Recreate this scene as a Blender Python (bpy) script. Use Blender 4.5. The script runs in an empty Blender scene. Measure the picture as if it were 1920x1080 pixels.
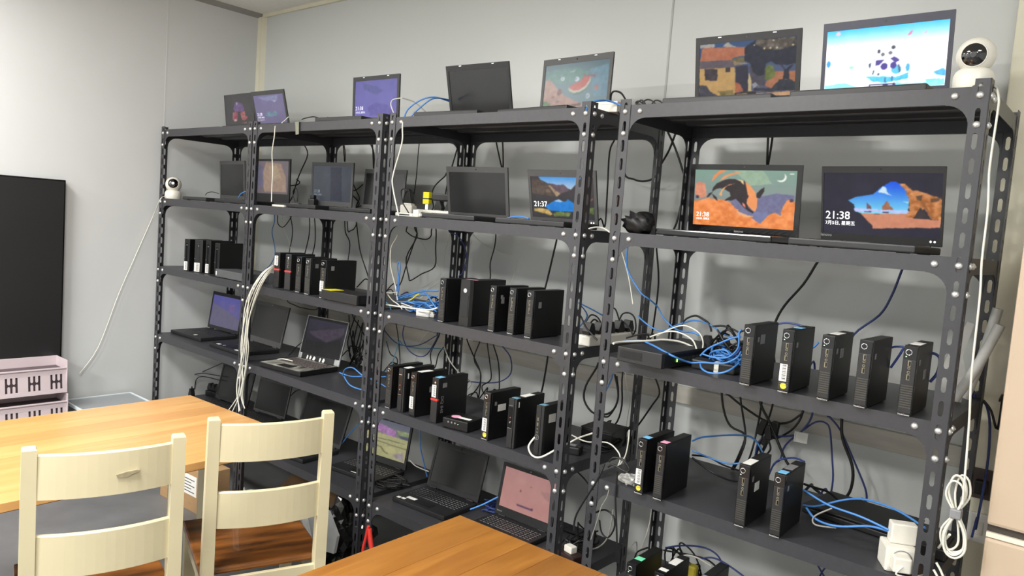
import bpy, bmesh, math, random
import numpy as np
from mathutils import Vector, Matrix

S = bpy.context.scene
COL = S.collection
random.seed(7)
R_ = np.random.RandomState(5)
PI = math.pi

# ------------------------------------------------------------------ camera, world, lights, exposure
cam_d = bpy.data.cameras.new('camera'); cam = bpy.data.objects.new('camera', cam_d); COL.objects.link(cam)
cam_d.sensor_width = 36.0; cam_d.lens = 1411.25 * 36.0 / 1920.0; cam_d.clip_start = 0.02
cr, cu, cf = (0.75767934, 0.64828943, 0.07511883), (-0.11087283, 0.01443528, 0.99372976), (-0.64314014, 0.76125714, -0.082815)
cam.matrix_world = Matrix(((cr[0], cu[0], -cf[0], 2.41655), (cr[1], cu[1], -cf[1], -2.02929), (cr[2], cu[2], -cf[2], 1.59918), (0, 0, 0, 1)))
S.camera = cam
w = bpy.data.worlds.new('world'); S.world = w; w.use_nodes = True
w.node_tree.nodes['Background'].inputs[0].default_value = (0.8, 0.85, 0.9, 1); w.node_tree.nodes['Background'].inputs[1].default_value = 0.25
S.view_settings.view_transform = 'Standard'; S.view_settings.look = 'None'
S.view_settings.gamma = 1.0; S.view_settings.use_curve_mapping = False
S.view_settings.exposure = -0.42

CEIL = 2.83
PANELS = [(-1.45, -1.75, 62), (0.75, -1.75, 100), (2.95, -1.75, 44), (-1.45, -3.9, 115), (0.75, -3.9, 140), (2.95, -3.9, 80)]
for px, py, pw in PANELS:
    ld = bpy.data.lights.new('panel_light', 'AREA'); ld.shape = 'RECTANGLE'; ld.size = 0.56; ld.size_y = 0.56
    ld.energy = pw; ld.color = (1.0, 0.985, 0.95)
    lo = bpy.data.objects.new('panel_light', ld); COL.objects.link(lo); lo.location = (px, py, CEIL - 0.03)

# ------------------------------------------------------------------ materials
def lin(c):
    return tuple(((v / 255.0) / 12.92 if v / 255.0 <= 0.04045 else ((v / 255.0 + 0.055) / 1.055) ** 2.4) for v in c)

MATS = {}
def mat(name, rgb, rough=0.5, metal=0.0, noise=0.0, scale=8.0, bump=0.0, bscale=200.0, coat=0.0, emit=None, es=1.0, trans=0.0, alpha=1.0, spec=0.5, rnoise=0.0, stretch=None, rgb2=None):
    if name in MATS: return MATS[name]
    m = bpy.data.materials.new(name); m.use_nodes = True; MATS[name] = m
    nt = m.node_tree; b = nt.nodes['Principled BSDF']
    c = lin(rgb) + (1,)
    b.inputs['Base Color'].default_value = c; b.inputs['Roughness'].default_value = rough; b.inputs['Metallic'].default_value = metal
    b.inputs['Specular IOR Level'].default_value = spec; b.inputs['Coat Weight'].default_value = coat
    b.inputs['Transmission Weight'].default_value = trans; b.inputs['Alpha'].default_value = alpha
    if emit: b.inputs['Emission Color'].default_value = lin(emit) + (1,); b.inputs['Emission Strength'].default_value = es
    if noise or bump or rnoise:
        tc = nt.nodes.new('ShaderNodeTexCoord'); mp = nt.nodes.new('ShaderNodeMapping'); nt.links.new(tc.outputs['Object'], mp.inputs[0])
        if stretch: mp.inputs['Scale'].default_value = stretch
    if noise or rnoise:
        n = nt.nodes.new('ShaderNodeTexNoise'); n.inputs['Scale'].default_value = scale; n.inputs['Detail'].default_value = 5
        nt.links.new(mp.outputs[0], n.inputs['Vector'])
    if noise:
        mx = nt.nodes.new('ShaderNodeMix'); mx.data_type = 'RGBA'
        c2 = lin(rgb2) + (1,) if rgb2 else tuple(v * (1 - noise) for v in c[:3]) + (1,)
        mx.inputs[6].default_value = c; mx.inputs[7].default_value = c2
        mr = nt.nodes.new('ShaderNodeMapRange'); mr.inputs[1].default_value = 0.35; mr.inputs[2].default_value = 0.65
        nt.links.new(n.outputs['Fac'], mr.inputs[0]); nt.links.new(mr.outputs[0], mx.inputs[0]); nt.links.new(mx.outputs[2], b.inputs['Base Color'])
    if rnoise:
        mr2 = nt.nodes.new('ShaderNodeMapRange'); mr2.inputs[1].default_value = 0.3; mr2.inputs[2].default_value = 0.7
        mr2.inputs[3].default_value = max(0.02, rough - rnoise); mr2.inputs[4].default_value = rough + rnoise
        nt.links.new(n.outputs['Fac'], mr2.inputs[0]); nt.links.new(mr2.outputs[0], b.inputs['Roughness'])
    if bump:
        n2 = nt.nodes.new('ShaderNodeTexNoise'); n2.inputs['Scale'].default_value = bscale; nt.links.new(mp.outputs[0], n2.inputs['Vector'])
        bp = nt.nodes.new('ShaderNodeBump'); bp.inputs['Strength'].default_value = bump; bp.inputs['Distance'].default_value = 0.001
        nt.links.new(n2.outputs['Fac'], bp.inputs['Height']); nt.links.new(bp.outputs[0], b.inputs['Normal'])
    return m

def wood_mat(name, c1, c2, c3, rough, scale=3.0):
    """planks: grain along Y, tone by object, long soft figure"""
    m = bpy.data.materials.new(name); m.use_nodes = True; MATS[name] = m
    nt = m.node_tree; b = nt.nodes['Principled BSDF']; L = nt.links.new
    tc = nt.nodes.new('ShaderNodeTexCoord'); mp = nt.nodes.new('ShaderNodeMapping'); mp.inputs['Scale'].default_value = (9, 0.9, 9)
    oi = nt.nodes.new('ShaderNodeObjectInfo'); va = nt.nodes.new('ShaderNodeVectorMath'); va.operation = 'ADD'
    cx = nt.nodes.new('ShaderNodeCombineXYZ'); mu = nt.nodes.new('ShaderNodeMath'); mu.operation = 'MULTIPLY'; mu.inputs[1].default_value = 37
    L(oi.outputs['Random'], mu.inputs[0]); L(mu.outputs[0], cx.inputs[1]); L(tc.outputs['Object'], va.inputs[0]); L(cx.outputs[0], va.inputs[1]); L(va.outputs[0], mp.inputs[0])
    n = nt.nodes.new('ShaderNodeTexNoise'); n.inputs['Scale'].default_value = scale; n.inputs['Detail'].default_value = 6; n.inputs['Distortion'].default_value = 0.6; L(mp.outputs[0], n.inputs['Vector'])
    mp2 = nt.nodes.new('ShaderNodeMapping'); mp2.inputs['Scale'].default_value = (60, 2.5, 60); L(va.outputs[0], mp2.inputs[0])
    n2 = nt.nodes.new('ShaderNodeTexNoise'); n2.inputs['Scale'].default_value = 3; n2.inputs['Detail'].default_value = 4; L(mp2.outputs[0], n2.inputs['Vector'])
    r = nt.nodes.new('ShaderNodeValToRGB'); r.color_ramp.elements[0].position = 0.3; r.color_ramp.elements[1].position = 0.72
    r.color_ramp.elements[0].color = lin(c2) + (1,); r.color_ramp.elements[1].color = lin(c1) + (1,)
    L(n.outputs['Fac'], r.inputs[0])
    mx = nt.nodes.new('ShaderNodeMix'); mx.data_type = 'RGBA'; mx.inputs[7].default_value = lin(c3) + (1,); L(r.outputs[0], mx.inputs[6])
    mr = nt.nodes.new('ShaderNodeMapRange'); mr.inputs[1].default_value = 0.0; mr.inputs[2].default_value = 1; mr.inputs[3].default_value = 0.0; mr.inputs[4].default_value = 0.55
    L(oi.outputs['Random'], mr.inputs[0])
    ma = nt.nodes.new('ShaderNodeMath'); ma.operation = 'MULTIPLY_ADD'; ma.inputs[1].default_value = 0.35; L(n2.outputs['Fac'], ma.inputs[0]); L(mr.outputs[0], ma.inputs[2])
    ms = nt.nodes.new('ShaderNodeMath'); ms.operation = 'SUBTRACT'; ms.inputs[1].default_value = 0.12; ms.use_clamp = True; L(ma.outputs[0], ms.inputs[0]); L(ms.outputs[0], mx.inputs[0])
    L(mx.outputs[2], b.inputs['Base Color']); b.inputs['Roughness'].default_value = rough; b.inputs['Coat Weight'].default_value = 0.3; b.inputs['Coat Roughness'].default_value = 0.2
    return m

WALL = mat('painted wall panel', (206, 209, 207), 0.30, noise=0.012, scale=1.2, bump=0.04, bscale=6)
WALLL = mat('painted left wall', (212, 214, 214), 0.5, noise=0.04, scale=1.6)
CEILM = mat('white ceiling board', (240, 238, 232), 0.8, noise=0.04, scale=30)
FLOORM = mat('grey floor', (116, 116, 117), 0.45, noise=0.2, scale=5)
CREAMTRIM = mat('cream trim', (222, 218, 196), 0.5, noise=0.05, scale=9)
BANDM = mat('taupe rail board', (198, 193, 183), 0.4, noise=0.14, scale=6, stretch=(1, 8, 8))
STEEL = mat('charcoal powder coat', (56, 56, 60), 0.40, noise=0.12, scale=60, bump=0.12, bscale=500)
BOLT = mat('zinc bolt', (222, 222, 220), 0.32, 0.75, noise=0.06, scale=300)
BLK = mat('black plastic', (16, 16, 17), 0.42, noise=0.2, scale=60, bump=0.05, bscale=900)
BLKG = mat('glossy black plastic', (16, 16, 18), 0.14, noise=0.1, scale=20)
DKGREY = mat('dark grey plastic', (34, 34, 35), 0.5, noise=0.12, scale=80, bump=0.08, bscale=900)
BEZEL = mat('laptop bezel plastic', (33, 33, 35), 0.46, noise=0.1, scale=70, bump=0.05, bscale=900)
BEZELG = mat('laptop grey rim', (72, 72, 72), 0.45, noise=0.08, scale=70)
KEYM = mat('key cap black', (34, 34, 36), 0.4, noise=0.2, scale=200)
KEYW = mat('worn key cap', (92, 84, 82), 0.5, noise=0.4, scale=80)
CAMO = mat('worn silver palmrest', (178, 178, 168), 0.45, noise=1, scale=16, rgb2=(52, 50, 48), stretch=(1, .55, 1))
SILVER = mat('worn silver edge', (176, 178, 178), 0.4, 0.2, noise=0.3, scale=60)
OFFSCR = mat('switched off panel', (36, 36, 37), 0.22, noise=0.1, scale=6)
CHROME = mat('chrome ring', (215, 216, 220), 0.18, 1.0, noise=0.05, scale=90)
VENTM = mat('vent bar', (78, 76, 70), 0.4, 0.3, noise=0.1, scale=90)
PORTM = mat('port metal', (150, 142, 120), 0.35, 0.7, noise=0.1, scale=300)
WHITEP = mat('white plastic', (226, 223, 212), 0.38, noise=0.04, scale=40)
PAPER = mat('white paper label', (232, 231, 226), 0.7, noise=0.04, scale=120)
INK = mat('black print', (40, 40, 42), 0.7, noise=0.1, scale=100)
GREYP = mat('grey sticker', (140, 140, 142), 0.45, 0.2, noise=0.1, scale=90)
YELLOW = mat('yellow sticker', (222, 205, 70), 0.6, noise=0.05, scale=90)
YELB = mat('bright yellow label', (240, 228, 20), 0.6, noise=0.05, scale=90)
BLUES = mat('blue sticker', (120, 190, 235), 0.6, noise=0.05, scale=90)
PINKS = mat('pink sticker', (240, 165, 195), 0.6, noise=0.05, scale=90)
GREENS = mat('green sticker', (120, 225, 175), 0.6, noise=0.05, scale=90)
TEALS = mat('grey blue sticker', (105, 150, 170), 0.6, noise=0.05, scale=90)
REDM = mat('red plastic', (205, 50, 45), 0.4, noise=0.08, scale=60)
REDH = mat('red handle', (225, 60, 50), 0.4, noise=0.1, scale=40)
CREAM = mat('cream painted wood', (208, 197, 163), 0.36, noise=0.05, scale=7, bump=0.08, bscale=60)
SCUFF = mat('grey scuff', (165, 155, 125), 0.6, noise=0.3, scale=60)
SEATM = mat('brown stained seat', (150, 92, 40), 0.28, noise=1, scale=4, rgb2=(78, 46, 20), stretch=(1, 5, 1), coat=0.3)
CARD = mat('brown cardboard', (172, 138, 98), 0.8, noise=0.12, scale=20, stretch=(1, 1, 12))
CARDD = mat('dark brown cardboard', (128, 98, 66), 0.8, noise=0.25, scale=5)
PINKPL = mat('pale pink plastic', (208, 193, 197), 0.45, noise=0.03, scale=20)
BEIGE = mat('beige enamel', (190, 170, 147), 0.3, noise=0.04, scale=5)
BEIGEL = mat('pale beige strip', (228, 220, 200), 0.4, noise=0.04, scale=20)
TVB = mat('television black', (12, 12, 13), 0.16, noise=0.1, scale=3)
CLEARP = mat('clear plastic', (226, 232, 236), 0.15, noise=0.03, scale=10, trans=0.75)
BAGCLEAR = mat('crinkled clear bag', (236, 236, 232), 0.18, trans=0.55, noise=0.1, scale=60, bump=0.8, bscale=90)
FOILM = mat('milky foam sleeve', (206, 206, 202), 0.5, trans=0.25, noise=0.12, scale=40, bump=0.3, bscale=120)
BAGW = mat('white courier bag', (216, 218, 220), 0.35, noise=0.08, scale=20, bump=0.5, bscale=40)
BAGK = mat('black courier bag', (20, 20, 20), 0.22, noise=0.2, scale=20, bump=0.7, bscale=40)
TAPE = mat('grey green tape', (128, 130, 112), 0.6, noise=0.1, scale=40)
POUCH = mat('black pouch cloth', (18, 18, 20), 0.5, noise=0.2, scale=60, bump=0.6, bscale=120)
LENS = mat('lens black glass', (8, 8, 12), 0.06, coat=1.0, noise=0.1, scale=10)
PANELM = mat('lit diffuser', (250, 248, 240), 0.5, emit=(255, 250, 238), es=3.0, noise=0.02, scale=30)
LEDO = mat('orange led', (255, 150, 30), 0.4, emit=(255, 150, 40), es=9)
LEDG = mat('green led', (120, 255, 60), 0.4, emit=(130, 255, 80), es=6)
LEDW = mat('pale led', (200, 255, 190), 0.4, emit=(200, 255, 190), es=2.5)
LEDR = mat('red led', (255, 90, 70), 0.4, emit=(255, 90, 70), es=2)
TEXTW = mat('lit white glyphs', (255, 255, 255), 0.5, emit=(255, 255, 255), es=1.25)
TEXTD = mat('dim lit glyphs', (225, 220, 240), 0.5, emit=(215, 210, 235), es=0.7)
LOGO = mat('silver print', (176, 176, 176), 0.4, 0.2, noise=0.1, scale=200)
CW = dict(k=mat('black cable', (20, 20, 21), 0.45, noise=0.1, scale=90), b=mat('blue cable', (70, 130, 200), 0.42, noise=0.08, scale=40),
          n=mat('navy cable', (50, 66, 126), 0.42, noise=0.1, scale=40), w=mat('white cable', (222, 220, 208), 0.45, noise=0.04, scale=40),
          t=mat('teal cable', (84, 148, 178), 0.42, noise=0.08, scale=40), g=mat('grey cable', (138, 136, 130), 0.45, noise=0.06, scale=40),
          y=mat('yellow cable', (222, 210, 60), 0.45, noise=0.06, scale=40))

def screen_mat():
    m = bpy.data.materials.new('lit display'); m.use_nodes = True
    nt = m.node_tree; b = nt.nodes['Principled BSDF']; a = nt.nodes.new('ShaderNodeAttribute'); a.attribute_name = 'Col'
    b.inputs['Base Color'].default_value = (0.006, 0.006, 0.007, 1); b.inputs['Roughness'].default_value = 0.25; b.inputs['Specular IOR Level'].default_value = 0.25
    nt.links.new(a.outputs['Color'], b.inputs['Emission Color']); b.inputs['Emission Strength'].default_value = 1.0
    return m
SCREEN = screen_mat()

# ------------------------------------------------------------------ mesh helpers
class MB:
    """collects simple solids and links them as ONE mesh object"""
    def __init__(s): s.v = []; s.f = []; s.mi = []; s.sm = []; s.m = 0
    def add(s, vs, fs, smooth=False):
        o = len(s.v); s.v.extend([tuple(p) for p in vs])
        for f in fs: s.f.append([o + i for i in f]); s.mi.append(s.m); s.sm.append(smooth)
        return s
    def box(s, x0, x1, y0, y1, z0, z1, M=None):
        vs = [Vector((x, y, z)) for z in (z0, z1) for y in (y0, y1) for x in (x0, x1)]
        if M is not None: vs = [M @ p for p in vs]
        return s.add(vs, [(0, 2, 3, 1), (4, 5, 7, 6), (0, 1, 5, 4), (2, 6, 7, 3), (0, 4, 6, 2), (1, 3, 7, 5)])
    def rbox(s, x0, x1, y0, y1, z0, z1, r=0.003, M=None):
        """box with chamfered edges"""
        bm = bmesh.new(); bmesh.ops.create_cube(bm, size=1)
        for v in bm.verts: v.co = Vector(((x0 + x1) / 2 + v.co.x * (x1 - x0), (y0 + y1) / 2 + v.co.y * (y1 - y0), (z0 + z1) / 2 + v.co.z * (z1 - z0)))
        r = min(r, 0.45 * min(x1 - x0, y1 - y0, z1 - z0))
        bmesh.ops.bevel(bm, geom=bm.edges[:], offset=r, segments=2, affect='EDGES', profile=0.6)
        return s.bm(bm, M)
    def bm(s, bm, M=None, smooth=False):
        bm.verts.index_update(); vs = [(M @ v.co) if M is not None else v.co.copy() for v in bm.verts]
        s.add(vs, [[v.index for v in f.verts] for f in bm.faces], smooth); bm.free(); return s
    def cyl(s, p0, p1, r, n=12, r1=None, smooth=True):
        p0 = Vector(p0); p1 = Vector(p1); d = (p1 - p0).normalized(); a = d.orthogonal().normalized(); b = d.cross(a); r1 = r if r1 is None else r1
        vs = []
        for p, q in ((p0, r), (p1, r1)):
            for i in range(n): t = 2 * PI * i / n; vs.append(p + a * math.cos(t) * q + b * math.sin(t) * q)
        s.add(vs, [(i, (i + 1) % n, n + (i + 1) % n, n + i) for i in range(n)], smooth)
        s.add(vs[:n], [tuple(range(n))[::-1]]); s.add(vs[n:], [tuple(range(n))]); return s
    def ring(s, c, ax, R, r, n=20, m=6):
        c = Vector(c); ax = Vector(ax).normalized(); a = ax.orthogonal().normalized(); b = ax.cross(a); vs = []
        for i in range(n):
            t = 2 * PI * i / n; e = a * math.cos(t) + b * math.sin(t)
            for j in range(m): u = 2 * PI * j / m; vs.append(c + e * (R + r * math.cos(u)) + ax * r * math.sin(u))
        return s.add(vs, [(i * m + j, ((i + 1) % n) * m + j, ((i + 1) % n) * m + (j + 1) % m, i * m + (j + 1) % m) for i in range(n) for j in range(m)], True)
    def lathe(s, c, prof, n=28, M=None):
        c = Vector(c); vs = []; k = len(prof)
        for r, z in prof:
            for i in range(n):
                t = 2 * PI * i / n; p = Vector((r * math.cos(t), r * math.sin(t), z)); p = (M @ p) if M is not None else p; vs.append(c + p)
        fs = [(j * n + i, j * n + (i + 1) % n, (j + 1) * n + (i + 1) % n, (j + 1) * n + i) for j in range(k - 1) for i in range(n)]
        s.add(vs, fs, True); s.add(vs[:n], [tuple(range(n))[::-1]]); s.add(vs[-n:], [tuple(range(n))]); return s
    def prism(s, pts, axis, a, b):
        """pts in the plane, extruded along axis ('x','y','z') from a to b"""
        def P(p, t): return {'x': (t, p[0], p[1]), 'y': (p[0], t, p[1]), 'z': (p[0], p[1], t)}[axis]
        n = len(pts); vs = [P(p, a) for p in pts] + [P(p, b) for p in pts]
        s.add(vs, [tuple(range(n))[::-1], tuple(range(n, 2 * n))] + [(i, (i + 1) % n, n + (i + 1) % n, n + i) for i in range(n)]); return s
    def tube(s, pts, r, n=7, sub=5, closed=False):
        P = [Vector(p) for p in pts]
        if len(P) == 2: P = [P[0], P[0].lerp(P[1], .5), P[1]]
        Q = []
        for i in range(len(P) - 1):
            p0 = P[max(i - 1, 0)]; p1 = P[i]; p2 = P[i + 1]; p3 = P[min(i + 2, len(P) - 1)]
            for k in range(sub):
                t = k / sub; Q.append(0.5 * ((2 * p1) + (p2 - p0) * t + (2 * p0 - 5 * p1 + 4 * p2 - p3) * t * t + (3 * p1 - p0 - 3 * p2 + p3) * t ** 3))
        Q.append(P[-1]); vs = []; a = None
        for i, q in enumerate(Q):
            d = (Q[min(i + 1, len(Q) - 1)] - Q[max(i - 1, 0)])
            d = d.normalized() if d.length > 1e-9 else Vector((0, 0, 1))
            a = d.orthogonal() if a is None else a - d * a.dot(d)
            if a.length < 1e-6: a = d.orthogonal()
            a = a.normalized(); b = d.cross(a)
            for j in range(n): t = 2 * PI * j / n; vs.append(q + a * math.cos(t) * r + b * math.sin(t) * r)
        k = len(Q)
        s.add(vs, [(i * n + j, i * n + (j + 1) % n, (i + 1) * n + (j + 1) % n, (i + 1) * n + j) for i in range(k - 1) for j in range(n)], True)
        s.add(vs[:n], [tuple(range(n))[::-1]]); s.add(vs[-n:], [tuple(range(n))]); return s
    def mesh(s, name, mats):
        me = bpy.data.meshes.new(name); me.from_pydata(s.v, [], s.f)
        for m in (mats if isinstance(mats, (list, tuple)) else [mats]): me.materials.append(m)
        me.polygons.foreach_set('material_index', s.mi); me.polygons.foreach_set('use_smooth', s.sm); me.update(); return me
    def build(s, name, mats, parent=None, label=None, kind=None):
        return link(name, s.mesh(name, mats), parent, label, kind)

def link(name, me, parent=None, label=None, kind=None):
    o = bpy.data.objects.new(name, me); COL.objects.link(o)
    if parent is not None: o.parent = parent
    if label: o['label'] = label
    if kind: o['kind'] = kind
    return o
def tag(o, label, cat, group=None):
    o['label'] = label; o['category'] = cat
    if group: o['group'] = group
    return o
def thing(name, label, cat, loc, rz=0.0, group=None):
    o = bpy.data.objects.new(name, None); COL.objects.link(o); o.location = loc; o.rotation_euler = (0, 0, rz); o.empty_display_size = 0.05
    return tag(o, label, cat, group)
def struct(name, mb, m):
    return mb.build(name, m, None, None, 'structure')
def B(*a, **k): return MB().box(*a, **k)
def RB(*a, **k): return MB().rbox(*a, **k)

TXT = {}
def text_mesh(body, size, m, align='LEFT'):
    k = (body, size, m.name, align)
    if k in TXT: return TXT[k]
    cu_ = bpy.data.curves.new('glyphs', 'FONT'); cu_.body = body; cu_.size = size; cu_.align_x = align; cu_.extrude = 0.0002; cu_.resolution_u = 3
    o = bpy.data.objects.new('glyphs', cu_); COL.objects.link(o); bpy.context.view_layer.update()
    me = bpy.data.meshes.new_from_object(o.evaluated_get(bpy.context.evaluated_depsgraph_get()))
    bpy.data.objects.remove(o); me.materials.clear(); me.materials.append(m); TXT[k] = me
    return me
def text_obj(name, body, size, m, parent, M, align='LEFT'):
    """glyphs in local XY plane placed by matrix M (baked), as a part"""
    me = text_mesh(body, size, m, align).copy(); me.transform(M)
    return link(name, me, parent)
UPRIGHT = Matrix.Rotation(PI / 2, 4, 'X')    # XY text -> XZ plane facing -Y

# ------------------------------------------------------------------ the room
X0, X1, Y0, Y1 = -2.13, 4.6, -5.2, 0.66
struct('floor', B(X0 - .1, X1 + .1, Y0 - .1, Y1 + .1, -.1, 0), FLOORM)
struct('ceiling', B(X0 - .1, X1 + .1, Y0 - .1, Y1 + .1, CEIL, CEIL + .1), CEILM)
struct('wall_back', B(X0 - .1, X1 + .1, Y1, Y1 + .1, 0, CEIL), WALL)
struct('wall_left', B(X0 - .1, X0, Y0, Y1, 0, CEIL), WALLL)
struct('wall_right', B(X1, X1 + .1, Y0, Y1, 0, CEIL), WALLL)
struct('wall_front', B(X0 - .1, X1 + .1, Y0 - .1, Y0, 0, CEIL), WALLL)
struct('trim_1', MB().prism([(X0, Y1), (X0 + .05, Y1), (X0 + .03, Y1 - .022), (X0 + .012, Y1 - .022), (X0, Y1 - .035)], 'z', 0, CEIL - .02), CREAMTRIM)          # corner cover strip
struct('trim_2', RB(X0 + .05, 2.034, Y1 - .02, Y1, .955, 1.022, .003), BANDM)               # rail board along the back wall
struct('trim_3', RB(2.034, 2.62, Y1 - .06, Y1, 0, CEIL, .004), CREAMTRIM)                   # pilaster behind the right end
struct('trim_4', MB().box(X0, X1, Y1 - .014, Y1, CEIL - .022, CEIL), CREAMTRIM)             # ceiling moulding, back
struct('trim_5', MB().prism([(X0, CEIL), (X0 + .02, CEIL), (X0 + .008, CEIL - .02), (X0, CEIL - .03)], 'y', Y0, Y1), mat('grey moulding', (150, 148, 144), .6, noise=.05, scale=20))
struct('trim_6', RB(.861, .869, Y1 - .003, Y1, 1.022, CEIL - .022, .001), mat('panel joint strip', (178, 179, 177), .4, noise=.04, scale=20))
struct('trim_7', RB(X0, X0 + .001, .044, .052, 0, CEIL - .03, .001), MATS['painted left wall'])
for i, (px, py, pw) in enumerate(PANELS):
    k = thing('ceiling_light', 'square flat LED ceiling panel, %s row, %s of three' % ('front' if i < 3 else 'rear', ('left', 'middle', 'right')[i % 3]), 'ceiling light', (px, py, CEIL), 0, 'LED ceiling panels')
    MB().box(-.31, .31, -.31, -.285, -.022, 0).box(-.31, .31, .285, .31, -.022, 0).box(-.31, -.285, -.285, .285, -.022, 0).box(.285, .31, -.285, .285, -.022, 0).build('frame', WHITEP, k)
    B(-.285, .285, -.285, .285, -.012, -.004).build('diffuser', PANELM, k)

# ------------------------------------------------------------------ slotted-angle shelving
LV = {1: 2.0, 2: 1.603, 3: 1.205, 4: 0.802, 5: 0.389}
DEPTH = 0.485
def flange(hole, W, pitch, n, t):
    """slotted strip in (a, z); returns outer/inner faces with thickness"""
    v = []; f = []; hw, hl = hole
    for i in range(n):
        z0 = i * pitch; z1 = z0 + pitch; zc = (z0 + z1) / 2; c = W * .54; a = hl - hw
        o = [(0, z0), (W * .33, z0), (W * .72, z0), (W, z0), (W, z1), (W * .72, z1), (W * .33, z1), (0, z1)]
        q = [(c - hw, zc - a), (c - hw * .5, zc - hl), (c + hw * .5, zc - hl), (c + hw, zc - a), (c + hw, zc + a), (c + hw * .5, zc + hl), (c - hw * .5, zc + hl), (c - hw, zc + a)]
        b = len(v); v += [(x, 0.0, z) for x, z in o + q] + [(x, t, z) for x, z in o + q]
        for k in range(8):
            k2 = (k + 1) % 8
            f += [(b + k, b + k2, b + 8 + k2, b + 8 + k), (b + 16 + k2, b + 16 + k, b + 24 + k, b + 24 + k2), (b + 8 + k, b + 8 + k2, b + 24 + k2, b + 24 + k)]
        f += [(b + 3, b + 4, b + 20, b + 19), (b + 7, b, b + 16, b + 23)]
    return v, f
def post_mesh(sx, sy):
    n = 35; pitch = 2.018 / n
    v, f = flange((.0056, .0185), .038, pitch, n, .002)
    v2 = [(y, x, z) for x, y, z in v]; f2 = [tuple(reversed(q)) for q in f]
    V = v + v2; F = f + [tuple(i + len(v) for i in q) for q in f2]
    F += [(0, 1, 2, 3)]
    V = [(x * sx, y * sy, z) for x, y, z in V]
    if sx * sy < 0: F = [tuple(reversed(q)) for q in F]
    me = bpy.data.meshes.new('post'); me.from_pydata(V, [], F); me.materials.append(STEEL); me.update(); return me
POSTS = {(sx, sy): post_mesh(sx, sy) for sx in (1, -1) for sy in (1, -1)}
def gusset_mesh(sx, plane):
    r = .052; L0 = .034
    pts = [(L0, -.03), (L0 + r + .004, -.03), (L0 + r + .004, -.041)]
    for i in range(9):
        t = PI / 2 * i / 8; pts.append((L0 + .004 + r - r * math.sin(t), -.041 - r + r * math.cos(t)))
    pts += [(L0, -.099)]
    m = MB(); m.prism([(x * sx, z) for x, z in (pts if sx > 0 else pts[::-1])], plane, .0022, .0042); return m.mesh('gusset', STEEL)
GUS = {(s, p): gusset_mesh(s, p) for s in (1, -1) for p in ('x', 'y')}
bm_ = MB(); bm_.lathe((0, 0, 0), [(.0086, 0), (.0086, .0012), (.0072, .0042), (.004, .0062), (.0008, .0068)], 12); bm_.cyl((0, 0, .006), (0, 0, .0078), .0026, 6)
BOLTME = bm_.mesh('bolt', BOLT)
def unit(x0, label, W=1.0, y0=0.0):
    u = thing('shelving_unit', label, 'shelf', (x0, y0, 0), 0, 'black slotted-angle shelving units')
    for sx, sy, x, y in ((1, 1, 0, 0), (-1, 1, W, 0), (1, -1, 0, DEPTH), (-1, -1, W, DEPTH)):
        o = link('post', POSTS[(sx, sy)], u); o.location = (x, y, 0)
    m = MB(); e = .0024
    m.box(e, W - e, e, DEPTH - e, -.002, 0)
    for ya, yb in ((e, e + .002), (DEPTH - e - .002, DEPTH - e)): m.box(e, W - e, ya, yb, -.04, -.002)
    for xa, xb in ((e, e + .002), (W - e - .002, W - e)): m.box(xa, xb, e + .002, DEPTH - e - .002, -.04, -.002)
    for yc in (.12, .24, .36): m.prism([(yc - .022, -.002), (yc - .012, -.012), (yc + .012, -.012), (yc + .022, -.002)], 'x', .05, W - .05)
    m.box(e + .002, W - e - .002, e + .002, e + .012, -.04, -.038).box(e + .002, W - e - .002, DEPTH - e - .012, DEPTH - e - .002, -.04, -.038)
    sm = m.mesh('shelf', STEEL)
    for lv, z in LV.items():
        o = link('shelf', sm, u); o.location = (0, 0, z)
        for sx, x in ((1, 0), (-1, W)):
            for y, s2 in ((0, 1), (DEPTH, -1)):
                g = link('gusset', GUS[(sx, 'y')], u); g.location = (x, y if s2 > 0 else y - .0064, z)
                g = link('gusset', GUS[(s2, 'x')], u); g.location = (x if sx > 0 else x - .0064, y, z)
            for dx, dz in ((.02, -.02), (.072, -.02), (.02, -.088)):
                b = link('bolt', BOLTME, u); b.location = (x + sx * dx, .0004 if dx < .05 else .0024, z + dz); b.rotation_euler = (PI / 2, R_.uniform(0, 1), 0)
            for dy, dz in ((.02, -.02), (.066, -.02), (.02, -.088)):
                b = link('bolt', BOLTME, u); b.location = (x - sx * (-.0004 if dy < .05 else -.0024), dy, z + dz); b.rotation_euler = (0, -sx * PI / 2, 0)
    return u
UX = dict(A=-2.054, B=-1.060, C=-0.020, D=1.088)
unit(UX['A'], 'charcoal slotted-angle shelving unit at the left end, against the left wall', .990)
unit(UX['B'], 'charcoal slotted-angle shelving unit second from the left, with white cable bundle', 1.0)
unit(UX['C'], 'charcoal slotted-angle shelving unit third from left, holding the blue cable heap', 1.0)
unit(UX['D'], 'charcoal slotted-angle shelving unit at the right end, holding the big router', 1.0, .004)

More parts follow.
